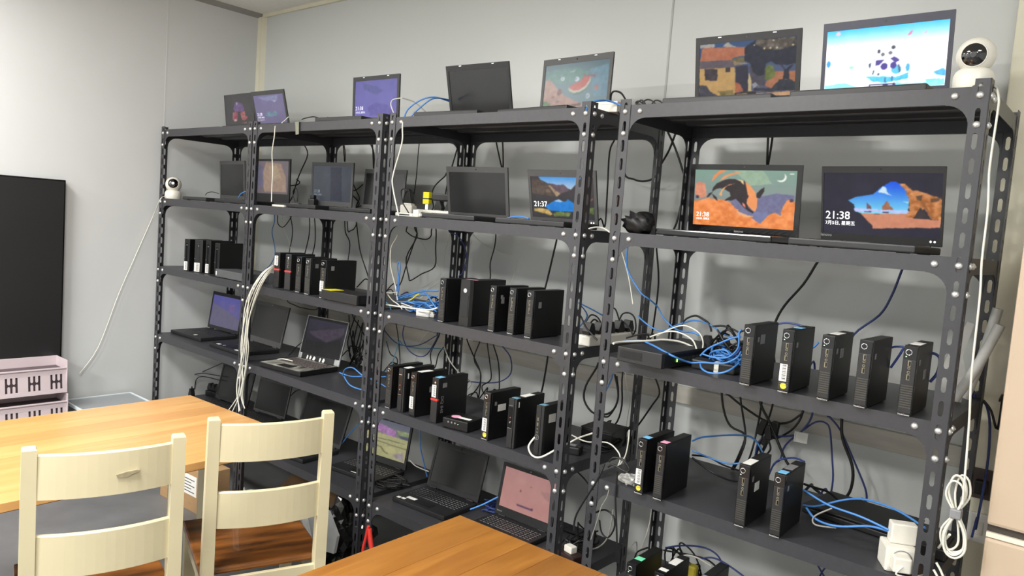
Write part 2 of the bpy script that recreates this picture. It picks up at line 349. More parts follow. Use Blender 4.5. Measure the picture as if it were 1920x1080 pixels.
# ------------------------------------------------------------------ fitted poses: level, x, y, yaw, tilt, width, lid height, base depth, hinge height
LAP = {
 'a1': (1, -1.7459, 0.3204, -0.0057, -0.123, 0.3229, 0.2186, 0.2196, 0.024),
 'a2': (1, -1.3817, 0.3109, 0.014, -0.2524, 0.3178, 0.2157, 0.2161, 0.024),
 'b5': (1, -0.4154, 0.2409, 0.0451, -0.0379, 0.3189, 0.2178, 0.2169, 0.024),
 'c6': (1, 0.248, 0.2579, 0.0648, -0.2531, 0.3296, 0.2195, 0.2241, 0.024),
 'c7': (1, 0.6924, 0.2841, -0.064, 0.0231, 0.3369, 0.2235, 0.2291, 0.024),
 'd8': (1, 1.3775, 0.27, 0.0394, -0.1682, 0.3378, 0.2252, 0.2297, 0.024),
 'd9': (1, 1.7812, 0.2628, -0.0131, -0.1316, 0.3381, 0.2259, 0.2299, 0.024),
 'a10': (2, -1.6927, 0.2569, -0.0835, -0.0534, 0.3261, 0.2213, 0.2218, 0.024),
 'b11': (2, -1.3328, 0.2883, -0.0025, -0.0146, 0.3496, 0.2424, 0.2377, 0.018),
 'b12': (2, -0.8493, 0.3321, 0.0573, 0.0013, 0.329, 0.2246, 0.2238, 0.024),
 'b13': (2, -0.5275, 0.4032, 0.0459, 0.0744, 0.3, 0.2008, 0.204, 0.024),
 'c14': (2, 0.2542, 0.2758, 0.0668, -0.1691, 0.3263, 0.2181, 0.2219, 0.008),
 'c15': (2, 0.7301, 0.2349, 0.0092, -0.2287, 0.3099, 0.2031, 0.2107, 0.012),
 'd16': (2, 1.3928, 0.3021, 0.0492, -0.1015, 0.3646, 0.227, 0.2407, 0.018),
 'd17': (2, 1.8137, 0.2796, -0.068, -0.2189, 0.3278, 0.2169, 0.2228, 0.024),
 'a18': (4, -1.8536, 0.3213, 0.0348, 0.1376, 0.3444, 0.2268, 0.2365, 0.024),
 'a19': (4, -1.3593, 0.2987, -0.0154, 0.2094, 0.3484, 0.2319, 0.2324, 0.024),
 'b20': (4, -0.7861, 0.2639, 0.0973, 0.243, 0.3068, 0.2277, 0.2398, 0.024),
 'a21': (5, -1.6979, 0.3068, 0.0746, 0.2371, 0.3249, 0.2203, 0.2209, 0.024),
 'a22': (5, -1.3499, 0.349, 0.0923, 0.2098, 0.2841, 0.193, 0.1932, 0.024),
 'b23': (5, -0.7584, 0.2121, 0.126, 0.341, 0.3611, 0.2415, 0.2455, 0.024),
 'b24': (5, -0.3021, 0.315, 0.1056, 0.1684, 0.3032, 0.212, 0.1981, 0.024),
 'c25': (5, 0.1965, 0.2936, 0.0561, 0.2654, 0.2992, 0.2032, 0.211, 0.024),
 'c26': (5, 0.6001, 0.2938, 0.0071, 0.1633, 0.2755, 0.2043, 0.1873, 0.024),
}
PCS = {
 'd1': (3, 1.5732, -0.0219, 0.0201, 0.0323, 0.1783, 0.1701),
 'd2': (3, 1.68, -0.0197, 0.0253, 0.0322, 0.176, 0.1722),
 'd3': (3, 1.7819, -0.0129, 0.0161, 0.0322, 0.1728, 0.1721),
 'd4': (3, 1.8733, -0.0111, -0.0232, 0.0329, 0.1742, 0.1741),
 'd5': (3, 1.9735, -0.0005, 0.0083, 0.0327, 0.1735, 0.1748),
 'q1': (4, 1.2693, -0.0142, 0.0193, 0.031, 0.1823, 0.1737),
 'q2': (4, 1.334, -0.0123, 0.0412, 0.0308, 0.1802, 0.1753),
 'q3': (4, 1.5947, -0.0107, 0.0427, 0.0325, 0.1746, 0.1793),
 'q4': (4, 1.6925, -0.0026, 0.0418, 0.0315, 0.1765, 0.178),
 'c1': (3, 0.3237, 0.0141, -0.0102, 0.0345, 0.179, 0.1702),
 'c2': (3, 0.4249, 0.0232, 0.0468, 0.0575, 0.2091, 0.1759),
 'c3': (3, 0.5794, 0.0229, -0.0356, 0.0323, 0.1778, 0.1698),
 'c4': (3, 0.6582, 0.0393, 0.0185, 0.0323, 0.1773, 0.1699),
 'c5': (3, 0.7452, 0.0329, -0.0003, 0.0333, 0.1787, 0.1713),
 'e1': (4, 0.0426, 0.0148, 0.0537, 0.0351, 0.1797, 0.1784),
 'e2': (4, 0.1181, 0.0168, 0.0529, 0.0338, 0.1745, 0.1811),
 'e3': (4, 0.2, 0.0082, -0.0106, 0.0338, 0.1767, 0.1805),
 'e4': (4, 0.3143, 0.0174, 0.076, 0.0344, 0.1819, 0.1793),
 'e5': (4, 0.5932, 0.0155, 0.0152, 0.0342, 0.1763, 0.1791),
 'e6': (4, 0.7172, 0.0143, 0.0677, 0.0338, 0.1783, 0.1813),
 'e7': (4, 0.83, 0.0332, 0.0164, 0.0337, 0.1739, 0.1783),
 'b1': (3, -0.8764, 0.0408, 0.2336, 0.036, 0.179, 0.1738),
 'b2': (3, -0.7669, 0.0315, 0.2958, 0.0363, 0.179, 0.1746),
 'b3': (3, -0.6721, 0.0295, 0.1837, 0.0356, 0.179, 0.17),
 'b4': (3, -0.5843, 0.0198, 0.2148, 0.0358, 0.179, 0.1698),
 'b5': (3, -0.4394, 0.0028, 0.0964, 0.0374, 0.1844, 0.1738),
 'a1': (3, -1.7329, 0.0054, 0.3646, 0.0365, 0.179, 0.18),
 'a2': (3, -1.647, 0.0212, 0.458, 0.0521, 0.179, 0.1816),
 'a3': (3, -1.5612, 0.0419, 0.3063, 0.0361, 0.179, 0.1841),
 'a4': (3, -1.4346, 0.0265, 0.2761, 0.036, 0.1794, 0.179),
}


# ------------------------------------------------------------------ lit display pictures (flat print on a real panel)
ART = {
 'orca': [
  ('g', (128,160,145),(140,130,140)),
  ('p', (112,112,145), [(0.381,0.551),(0.493,0.416),(0.659,0.452),(0.817,0.389),(0.989,0.41),(0.994,0.684),(0.679,0.902),(0.43,0.894)], 12),
  ('p', (150,175,150), [(0.392,0.004),(0.68,0.002),(0.77,0.224),(0.57,0.271)], 10),
  ('p', (215,140,110), [(0.01,0.244),(0.054,0.22),(0.104,0.241),(0.131,0.475),(0.066,0.523),(-0.0,0.437)], 18),
  ('p', (235,140,85), [(0.169,0.218),(0.199,0.093),(0.255,0.003),(0.328,0.002),(0.25,0.078),(0.194,0.188)], 10),
  ('p', (225,150,100), [(0.255,0.208),(0.294,0.106),(0.394,0.04),(0.477,0.039),(0.346,0.113)], 10),
  ('p', (238,140,75), [(-0.004,0.578),(0.093,0.536),(0.154,0.504),(0.225,0.529),(0.303,0.526),(0.382,0.579),(0.419,0.649),(0.464,0.719),(0.526,0.786),(0.618,0.822),(0.68,0.916),(0.709,0.843),(0.762,0.769),(0.815,0.716),(0.865,0.776),(0.892,0.58),(0.931,0.481),(1.001,0.505),(1.0,1.003),(0.0,1.003)], 28),
  ('p', (115,120,160), [(0.56,0.798),(0.63,0.708),(0.696,0.731),(0.751,0.7),(0.754,0.77),(0.684,0.93),(0.619,0.85)], 10),
  ('p', (235,170,120), [(0.439,0.72),(0.559,0.784),(0.626,0.8),(0.561,0.826),(0.467,0.79)], 8),
  ('p', (240,152,92), [(0.432,0.161),(0.5,0.188),(0.561,0.258),(0.615,0.369),(0.642,0.509),(0.644,0.65),(0.626,0.715),(0.588,0.682),(0.547,0.599),(0.539,0.514),(0.557,0.456),(0.532,0.344),(0.503,0.245)], 8),
  ('p', (238,205,150), [(0.432,0.161),(0.5,0.185),(0.511,0.245),(0.486,0.231)], 4),
  ('p', (44,34,36), [(0.134,0.493),(0.151,0.43),(0.185,0.4),(0.191,0.326),(0.231,0.238),(0.281,0.193),(0.348,0.156),(0.416,0.161),(0.467,0.196),(0.503,0.259),(0.529,0.372),(0.557,0.456),(0.539,0.514),(0.537,0.571),(0.562,0.655),(0.614,0.723),(0.611,0.749),(0.564,0.712),(0.52,0.658),(0.466,0.561),(0.43,0.505),(0.381,0.543),(0.321,0.539),(0.345,0.502),(0.378,0.464),(0.366,0.393),(0.322,0.351),(0.269,0.324),(0.226,0.34),(0.193,0.385),(0.178,0.444),(0.145,0.497)], 5),
  ('p', (235,170,110), [(0.256,0.441),(0.295,0.323),(0.352,0.252),(0.41,0.24),(0.336,0.278),(0.288,0.381),(0.288,0.468)], 6),
  ('p', (44,34,36), [(0.495,0.16),(0.516,0.216),(0.545,0.414),(0.517,0.415),(0.504,0.273)], 0),
  ('p', (44,34,36), [(0.705,0.282),(0.704,0.352),(0.665,0.48),(0.634,0.467),(0.633,0.396),(0.67,0.325)], 0),
  ('p', (44,34,36), [(0.186,0.429),(0.232,0.485),(0.248,0.56),(0.205,0.501)], 0),
  ('p', (242,140,115), [(0.495,0.559),(0.526,0.6),(0.534,0.664),(0.506,0.623)], 0),
  ('r', (250,250,240),(0.856,0.115,0.047,0.075,0.034,0.07)),
  ('p', (250,250,240), [(0.931,0.048),(0.973,0.048),(0.974,0.062),(0.931,0.062)], 0),
  ('e', (70,60,75),(0.034,0.494,0.018,0.03),0),
  ('e', (70,60,75),(0.964,0.5,0.017,0.03),0),
 ],
 'cave': [
  ('g', (40,38,52),(46,45,58)),
  ('v', [(0.223,0.449),(0.292,0.39),(0.439,0.341),(0.503,0.232),(0.582,0.138),(0.63,0.138),(0.688,0.199),(0.73,0.307),(0.741,0.43),(0.737,0.593),(0.738,0.648),(0.445,0.654),(0.33,0.648),(0.288,0.618),(0.278,0.515)], (20,80,225),(130,225,245)),
  ('p', (200,225,240), [(0.48,0.302),(0.518,0.216),(0.547,0.231),(0.561,0.301),(0.598,0.355),(0.537,0.324)], 12),
  ('p', (150,220,245), [(0.693,0.439),(0.742,0.446),(0.742,0.477),(0.702,0.454)], 6),
  ('p', (195,200,250), [(0.286,0.575),(0.741,0.582),(0.738,0.626),(0.29,0.622)], 20),
  ('p', (125,88,95), [(0.378,0.577),(0.389,0.474),(0.406,0.513),(0.431,0.536),(0.432,0.576)], 18),
  ('p', (160,105,75), [(0.516,0.582),(0.532,0.48),(0.564,0.448),(0.59,0.526),(0.624,0.583)], 25),
  ('p', (90,70,100), [(0.371,0.616),(0.432,0.615),(0.433,0.635),(0.371,0.637)], 0),
  ('p', (90,70,100), [(0.527,0.613),(0.58,0.612),(0.58,0.636),(0.527,0.637)], 0),
  ('p', (205,135,105), [(0.33,0.644),(0.462,0.654),(0.73,0.633),(0.788,0.701),(0.932,0.709),(1.005,0.707),(0.995,0.829),(0.711,0.86),(0.45,0.894),(0.441,0.843),(0.381,0.734)], 8),
  ('p', (190,122,70), [(0.655,0.166),(0.695,0.172),(0.769,0.26),(0.858,0.298),(0.955,0.354),(1.005,0.411),(1.005,0.707),(0.932,0.709),(0.864,0.537),(0.772,0.702),(0.715,0.683),(0.745,0.586),(0.743,0.43),(0.722,0.292)], 45),
  ('p', (62,52,52), [(0.833,0.522),(0.904,0.691),(0.78,0.703)], 8),
  ('p', (150,95,55), [(0.838,0.445),(0.861,0.429),(0.94,0.69),(0.916,0.699)], 15),
  ('p', (95,70,52), [(0.791,0.353),(0.843,0.337),(0.837,0.429),(0.801,0.399)], 10),
  ('p', (98,72,52), [(0.908,0.39),(0.994,0.366),(0.972,0.427),(0.917,0.443)], 10),
 ],
 'panda': [
  ('v', [(-0.0,0.0),(1.0,0.0),(1.0,1.0),(0.0,1.0)], (70,190,250),(255,255,255),0.3),
  ('p', (150,230,250), [(0.0,0.894),(0.186,0.871),(0.335,0.982),(-0.0,0.999)], 10),
  ('p', (90,180,235), [(0.897,0.78),(0.983,0.734),(0.999,0.855),(0.937,0.842)], 20),
  ('p', (110,220,240), [(0.843,0.888),(0.963,0.889),(0.958,0.952),(0.857,0.935)], 15),
  ('p', (140,225,245), [(0.613,0.916),(0.812,0.936),(0.988,0.892),(0.997,0.993),(0.615,0.995)], 20),
  ('e', (70,160,225),(0.027,0.54,0.018,0.056),0),
  ('e', (170,230,200),(0.233,0.623,0.022,0.03),0),
  ('p', (225,120,150), [(0.676,0.191),(0.7,0.126),(0.723,0.105),(0.708,0.172)], 0),
  ('p', (235,160,185), [(0.802,0.184),(0.823,0.144),(0.839,0.13),(0.824,0.175)], 0),
  ('e', (240,190,210),(0.098,0.052,0.019,0.03),0),
  ('p', (85,190,220), [(0.363,0.789),(0.473,0.794),(0.611,0.824),(0.716,0.758),(0.705,0.854),(0.632,0.885),(0.51,0.908),(0.418,0.871)], 18),
  ('e', (250,250,252),(0.513,0.429,0.072,0.113),0),
  ('e', (250,250,252),(0.47,0.674,0.09,0.127),0),
  ('e', (250,250,252),(0.593,0.664,0.094,0.132),0),
  ('e', (70,75,85),(0.457,0.394,0.014,0.032),0),
  ('e', (70,75,85),(0.574,0.348,0.017,0.031),0),
  ('e', (110,112,118),(0.491,0.45,0.015,0.031),0),
  ('e', (110,112,118),(0.553,0.433,0.016,0.029),0),
  ('e', (90,190,220),(0.611,0.706,0.041,0.068),0),
  ('e', (80,170,220),(0.702,0.685,0.017,0.065),0),
  ('p', (78,66,140), [(0.435,0.539),(0.51,0.532),(0.469,0.614),(0.437,0.624)], 0),
  ('p', (78,66,140), [(0.555,0.525),(0.589,0.491),(0.633,0.559),(0.599,0.599)], 0),
  ('e', (74,62,140),(0.509,0.642,0.029,0.056),0),
  ('e', (74,62,140),(0.584,0.634,0.026,0.053),0),
  ('p', (245,200,215), [(0.396,0.524),(0.435,0.51),(0.432,0.556)], 0),
  ('p', (75,85,110), [(0.412,0.761),(0.422,0.675),(0.43,0.709),(0.421,0.764)], 0),
  ('p', (75,85,110), [(0.464,0.734),(0.477,0.762),(0.466,0.791),(0.454,0.763)], 0),
  ('p', (60,120,170), [(0.518,0.82),(0.532,0.821),(0.534,0.908),(0.518,0.906)], 0),
  ('p', (60,120,170), [(0.573,0.806),(0.589,0.808),(0.585,0.893),(0.577,0.892)], 0),
  ('p', (75,85,120), [(0.619,0.615),(0.637,0.644),(0.646,0.736),(0.633,0.761)], 0),
  ('p', (75,85,110), [(0.376,0.582),(0.401,0.572),(0.392,0.664),(0.384,0.65)], 0),
  ('p', (52,52,95), [(0.391,0.92),(0.609,0.915),(0.612,0.975),(0.396,0.977)], 0),
  ('p', (245,245,250), [(0.404,0.937),(0.507,0.935),(0.508,0.958),(0.404,0.959)], 0),
  ('p', (200,200,225), [(0.552,0.936),(0.59,0.936),(0.59,0.956),(0.552,0.956)], 0),
 ],
 'villa': [
  ('g', (48,84,135),(95,90,110)),
  ('p', (175,168,160), [(0.0,0.005),(0.162,0.006),(0.17,0.065),(0.0,0.062)], 14),
  ('p', (180,172,162), [(0.245,0.069),(0.295,-0.013),(0.342,0.057),(0.4,0.097)], 14),
  ('p', (185,115,78), [(0.698,0.8),(0.781,0.581),(1.004,0.577),(1.008,0.773),(0.772,0.88)], 15),
  ('e', (105,118,52),(0.741,0.589,0.054,0.132),22),
  ('p', (205,160,92), [(-0.002,0.293),(0.377,0.336),(0.401,0.928),(-0.0,1.0)], 10),
  ('p', (98,86,95), [(0.0,0.3),(0.365,0.322),(0.382,0.453),(-0.0,0.44)], 10),
  ('p', (192,110,76), [(0.025,0.059),(0.502,0.105),(0.545,0.255),(0.376,0.272),(0.345,0.32),(0.002,0.3)], 14),
  ('p', (110,100,60), [(0.315,0.342),(0.407,0.289),(0.497,0.287),(0.484,0.374),(0.377,0.362)], 25),
  ('p', (62,50,58), [(0.061,0.449),(0.198,0.46),(0.2,0.671),(0.062,0.66)], 22),
  ('p', (58,46,52), [(0.285,0.449),(0.335,0.448),(0.337,0.534),(0.286,0.529)], 0),
  ('p', (44,42,62), [(0.392,0.441),(0.518,0.429),(0.541,0.898),(0.484,0.907),(0.397,0.719)], 5),
  ('p', (182,98,60), [(0.393,0.725),(0.444,0.755),(0.482,0.887),(0.396,0.915)], 10),
  ('p', (160,135,100), [(0.361,0.337),(0.548,0.406),(0.381,0.42)], 20),
  ('p', (74,68,82), [(0.537,0.456),(0.7,0.523),(0.702,0.812),(0.565,0.803)], 10),
  ('p', (33,35,54), [(0.48,0.12),(0.538,0.053),(0.596,-0.007),(0.997,0.005),(1.008,0.457),(0.919,0.477),(0.814,0.46),(0.762,0.393),(0.706,0.424),(0.691,0.622),(0.622,0.629),(0.576,0.561),(0.544,0.406),(0.483,0.349)], 10),
  ('p', (92,82,72), [(0.596,-0.001),(0.994,0.011),(0.993,0.142),(0.843,0.206),(0.701,0.175),(0.591,0.086)], 42),
  ('p', (36,36,52), [(0.834,0.438),(0.886,0.541),(0.882,0.72),(0.945,0.725),(0.935,0.571),(0.982,0.466),(0.94,0.498),(0.903,0.555),(0.863,0.465)], 0),
  ('e', (225,210,140),(0.744,0.162,0.011,0.018),0),
  ('e', (225,210,140),(0.683,0.163,0.011,0.017),0),
  ('e', (220,205,150),(0.807,0.165,0.011,0.016),0),
  ('e', (215,200,160),(0.58,0.09,0.008,0.015),0),
  ('e', (220,205,150),(0.963,0.14,0.01,0.016),0),
  ('e', (215,200,160),(0.77,0.037,0.01,0.013),0),
  ('p', (150,150,160), [(0.565,0.777),(0.609,0.742),(0.655,0.854),(0.625,0.807),(0.589,0.856)], 0),
  ('p', (46,50,62), [(0.772,0.868),(0.84,0.723),(0.959,0.726),(1.009,0.798),(1.002,0.926),(0.78,0.912)], 14),
  ('p', (48,52,64), [(0.588,0.843),(0.786,0.869),(0.787,0.925),(0.589,0.894)], 10),
  ('p', (66,64,78), [(-0.001,0.749),(0.079,0.755),(0.115,0.864),(0.203,0.95),(0.211,1.004),(0.001,0.999)], 14),
  ('p', (130,112,60), [(0.202,0.87),(0.368,0.867),(0.385,0.96),(0.243,0.972)], 30),
  ('p', (212,160,115), [(0.215,0.984),(0.568,0.951),(0.998,0.926),(1.0,1.001),(0.215,1.004)], 18),
  ('p', (205,182,130), [(0.535,0.557),(0.564,0.713),(0.567,0.899),(0.533,0.897),(0.526,0.71)], 0),
  ('p', (52,42,44), [(0.392,0.914),(0.613,0.902),(0.617,0.96),(0.396,0.968)], 0),
  ('p', (150,120,80), [(0.408,0.932),(0.522,0.926),(0.523,0.947),(0.408,0.953)], 0),
 ],
 'melon': [
  ('g', (92,128,140),(112,150,160)),
  ('p', (92,148,140), [(0.022,0.133),(0.496,0.109),(0.714,0.229),(0.62,0.422),(0.286,0.45),(0.034,0.362)], 12),
  ('p', (100,150,172), [(0.711,0.171),(0.986,0.103),(0.996,0.791),(0.794,0.784)], 12),
  ('p', (150,180,180), [(0.366,0.196),(0.499,0.154),(0.457,0.209)], 6),
  ('p', (190,142,125), [(0.01,0.327),(0.097,0.344),(0.192,0.505),(0.296,0.655),(0.395,0.753),(0.536,0.865),(0.713,0.986),(0.0,1.003)], 14),
  ('p', (92,140,92), [(0.002,0.837),(0.056,0.814),(0.13,0.889),(0.09,0.978),(0.002,0.995)], 15),
  ('p', (88,128,128), [(0.391,0.565),(0.411,0.623),(0.484,0.719),(0.583,0.716),(0.678,0.625),(0.728,0.49),(0.737,0.434),(0.672,0.603),(0.569,0.67),(0.47,0.665)], 8),
  ('p', (205,205,175), [(0.387,0.544),(0.411,0.615),(0.482,0.676),(0.58,0.665),(0.673,0.585),(0.726,0.461),(0.737,0.326),(0.718,0.316),(0.704,0.43),(0.648,0.542),(0.566,0.61),(0.479,0.62)], 0),
  ('p', (218,92,82), [(0.408,0.561),(0.471,0.467),(0.568,0.431),(0.636,0.321),(0.724,0.328),(0.714,0.431),(0.658,0.543),(0.567,0.618),(0.479,0.623)], 10),
  ('p', (150,95,110), [(0.603,0.287),(0.633,0.254),(0.656,0.309),(0.807,0.299),(0.802,0.383),(0.75,0.349),(0.637,0.335)], 15),
  ('e', (215,222,225),(0.292,0.334,0.031,0.047),0),
  ('e', (110,160,175),(0.292,0.334,0.014,0.022),0),
  ('e', (215,222,235),(0.523,0.374,0.033,0.052),0),
  ('e', (110,130,165),(0.499,0.364,0.022,0.021),0),
  ('e', (188,120,120),(0.833,0.592,0.035,0.055),15),
  ('e', (135,82,80),(0.256,0.629,0.038,0.076),15),
  ('e', (205,215,220),(0.71,0.766,0.028,0.059),0),
  ('e', (110,160,175),(0.71,0.766,0.014,0.035),0),
  ('e', (150,105,100),(0.16,0.736,0.028,0.026),0),
  ('e', (150,105,100),(0.24,0.843,0.029,0.028),0),
  ('p', (120,72,70), [(0.399,0.94),(0.612,0.908),(0.615,0.959),(0.402,0.994)], 0),
 ],
 'lake': [
  ('g', (66,60,62),(58,56,58)),
  ('v', [(0.129,0.007),(0.817,0.007),(0.755,0.128),(0.645,0.307),(0.59,0.264),(0.536,0.183),(0.442,0.203),(0.348,0.173),(0.291,0.173),(0.161,0.078)], (70,150,222),(190,205,225)),
  ('p', (100,82,92), [(0.291,0.173),(0.348,0.17),(0.441,0.208),(0.536,0.18),(0.59,0.266),(0.647,0.307),(0.532,0.373),(0.474,0.417),(0.401,0.347)], 16),
  ('p', (88,74,66), [(0.017,0.075),(0.16,0.082),(0.272,0.184),(0.401,0.347),(0.475,0.415),(0.398,0.477),(0.007,0.42)], 18),
  ('p', (165,140,112), [(0.281,0.198),(0.328,0.225),(0.401,0.333),(0.484,0.412),(0.407,0.473),(0.362,0.375)], 20),
  ('p', (118,100,82), [(0.24,0.307),(0.288,0.293),(0.324,0.375),(0.248,0.39)], 18),
  ('p', (38,128,212), [(0.211,0.725),(0.318,0.626),(0.396,0.556),(0.444,0.538),(0.508,0.588),(0.556,0.581),(0.589,0.533),(0.704,0.644),(0.712,0.756),(0.673,0.826),(0.427,0.835),(0.285,0.821)], 12),
  ('p', (170,205,235), [(0.366,0.595),(0.443,0.541),(0.508,0.588),(0.47,0.607)], 10),
  ('p', (195,165,98), [(0.02,0.799),(0.142,0.779),(0.276,0.793),(0.325,0.917),(0.291,0.95),(0.215,0.906),(0.023,0.859)], 40),
  ('p', (112,128,72), [(0.33,0.917),(0.408,0.846),(0.635,0.851),(0.596,0.938),(0.367,0.962)], 30),
  ('p', (92,112,62), [(0.916,0.722),(0.986,0.707),(0.984,0.857),(0.914,0.845)], 25),
  ('p', (120,82,62), [(0.928,0.531),(0.98,0.483),(0.979,0.53),(0.937,0.565)], 10),
 ],
 'terrace': [
  ('g', (88,92,118),(172,165,100)),
  ('p', (172,168,108), [(0.012,0.386),(0.42,0.378),(0.803,0.384),(1.054,0.366),(1.0,1.0),(0.0,1.0)], 14),
  ('p', (165,105,172), [(0.179,0.146),(0.292,0.133),(0.421,0.142),(0.68,0.211),(0.709,0.383),(0.518,0.38),(0.351,0.354),(0.211,0.291)], 30),
  ('p', (135,150,100), [(0.707,0.19),(1.028,0.163),(1.034,0.344),(0.798,0.357)], 25),
  ('p', (70,78,100), [(0.759,0.312),(1.036,0.289),(1.037,0.385),(0.834,0.389)], 12),
  ('p', (118,118,80), [(0.059,0.539),(0.503,0.501),(0.945,0.485),(0.943,0.509),(0.507,0.53),(0.061,0.563)], 0),
  ('p', (125,122,78), [(0.031,0.64),(0.346,0.593),(0.718,0.616),(1.002,0.615),(1.001,0.639),(0.716,0.647),(0.35,0.623),(0.033,0.665)], 0),
  ('p', (125,118,70), [(0.291,0.72),(0.433,0.739),(0.517,0.841),(0.608,0.876),(0.577,0.903),(0.485,0.869),(0.403,0.775),(0.287,0.754)], 0),
  ('e', (140,140,85),(0.161,0.794,0.099,0.078),10),
  ('e', (185,178,112),(0.184,0.8,0.07,0.052),10),
  ('e', (186,178,112),(0.643,0.766,0.125,0.093),10),
  ('p', (150,135,140), [(0.694,0.879),(0.931,0.731),(0.972,0.977),(0.806,0.938)], 20),
 ],
 'pink': [
  ('g', (172,126,122),(182,132,126)),
  ('p', (78,58,92), [(0.334,0.822),(0.659,0.806),(0.66,0.846),(0.339,0.854)], 0),
  ('e', (80,50,60),(0.364,0.484,0.014,0.023),0),
  ('p', (120,90,90), [(0.527,0.305),(0.586,0.289),(0.588,0.301),(0.528,0.317)], 0),
  ('p', (160,118,115), [(0.724,0.337),(0.882,0.293),(1.003,0.29),(1.017,0.502),(0.858,0.476)], 6),
 ],
 'purple': [
  ('g', (98,92,178),(104,98,190)),
  ('p', (84,86,160), [(0.174,0.062),(0.505,0.165),(0.682,0.292),(0.511,0.4),(0.216,0.226)], 8),
  ('p', (92,82,172), [(0.303,0.709),(0.516,0.595),(0.794,0.679),(0.965,0.907),(0.382,0.948)], 8),
 ],
 'island': [
  ('g', (126,116,168),(124,114,158)),
  ('p', (140,140,190), [(0.164,0.061),(0.844,0.032),(0.787,0.201),(0.702,0.278),(0.595,0.203),(0.469,0.225),(0.249,0.132)], 15),
  ('p', (165,175,205), [(0.595,0.203),(0.702,0.278),(0.759,0.199)], 0),
  ('p', (105,145,170), [(0.31,0.741),(0.408,0.607),(0.489,0.579),(0.551,0.657),(0.669,0.57),(0.738,0.677),(0.7,0.735),(0.472,0.775)], 18),
  ('p', (160,150,180), [(0.044,0.72),(0.182,0.708),(0.169,0.792),(0.048,0.798)], 20),
  ('p', (190,180,200), [(0.03,0.86),(0.262,0.848),(0.262,0.893),(0.033,0.891)], 25),
 ],
 'jelly': [
  ('g', (82,80,80),(80,78,78)),
  ('p', (116,84,140), [(0.374,0.244),(0.456,0.236),(0.599,0.29),(0.669,0.45),(0.675,0.592),(0.505,0.569),(0.341,0.575),(0.293,0.455)], 20),
  ('p', (178,84,100), [(0.272,0.571),(0.437,0.58),(0.442,0.726),(0.407,0.872),(0.308,0.914),(0.23,0.807)], 30),
  ('p', (185,95,95), [(0.523,0.613),(0.689,0.565),(0.709,0.708),(0.795,0.797),(0.675,0.879),(0.583,0.862)], 30),
  ('e', (205,165,160),(0.346,0.856,0.055,0.037),0),
  ('e', (170,160,200),(0.426,0.291,0.024,0.057),0),
  ('p', (150,100,80), [(0.565,0.964),(0.751,0.924),(0.734,0.996)], 10),
 ],
 'amber': [
  ('g', (128,112,122),(120,100,110)),
  ('p', (188,140,108), [(0.289,0.028),(0.757,0.08),(0.919,0.473),(0.948,0.93),(0.265,0.945),(0.154,0.474)], 14),
  ('p', (202,160,112), [(0.388,0.16),(0.622,0.12),(0.779,0.473),(0.503,0.657)], 14),
  ('p', (108,100,142), [(0.001,0.11),(0.197,0.158),(0.235,0.754),(0.009,0.902)], 8),
 ],
 'dimblue': [
  ('g', (72,80,92),(70,76,86)),
  ('p', (52,56,74), [(0.452,0.023),(0.735,0.022),(0.782,0.985),(0.486,0.971)], 6),
 ],
 'dusk': [
  ('g', (84,82,165),(98,92,130)),
  ('p', (100,95,125), [(0.028,0.278),(0.511,0.446),(1.006,0.665),(1.0,1.0),(0.023,0.997)], 6),
  ('p', (110,88,150), [(0.58,0.232),(0.759,0.201),(0.769,0.454),(0.64,0.45)], 8),
 ],
 'violet': [
  ('g', (62,58,78),(44,42,46)),
  ('p', (78,66,86), [(0.058,0.371),(0.969,0.082),(0.97,0.296),(0.601,0.586),(0.164,0.46)], 10),
  ('p', (45,45,46), [(0.049,0.614),(0.581,0.593),(0.948,0.389),(1.0,1.0),(0.0,1.0)], 4),
 ],
}

def vnoise(u, v, f, seed):
    rs = np.random.RandomState(seed); g = rs.rand(66, 66); out = np.zeros_like(u); amp = 1.0; tot = 0
    for o in range(3):
        x = (u * f) % 64; y = (v * f * .62) % 64; xi = x.astype(int); yi = y.astype(int); fx = x - xi; fy = y - yi
        fx = fx * fx * (3 - 2 * fx); fy = fy * fy * (3 - 2 * fy)
        out += amp * ((g[yi, xi] * (1 - fx) + g[yi, xi + 1] * fx) * (1 - fy) + (g[yi + 1, xi] * (1 - fx) + g[yi + 1, xi + 1] * fx) * fy); tot += amp; amp *= .6; f *= 2.1
    return out / tot - .5
def inpoly(u, v, pts):
    r = np.zeros(u.shape, bool); n = len(pts)
    for i in range(n):
        x1, y1 = pts[i]; x2, y2 = pts[(i + 1) % n]
        if y1 == y2: continue
        r ^= ((y1 > v) != (y2 > v)) & (u < (x2 - x1) * (v - y1) / (y2 - y1) + x1)
    return r
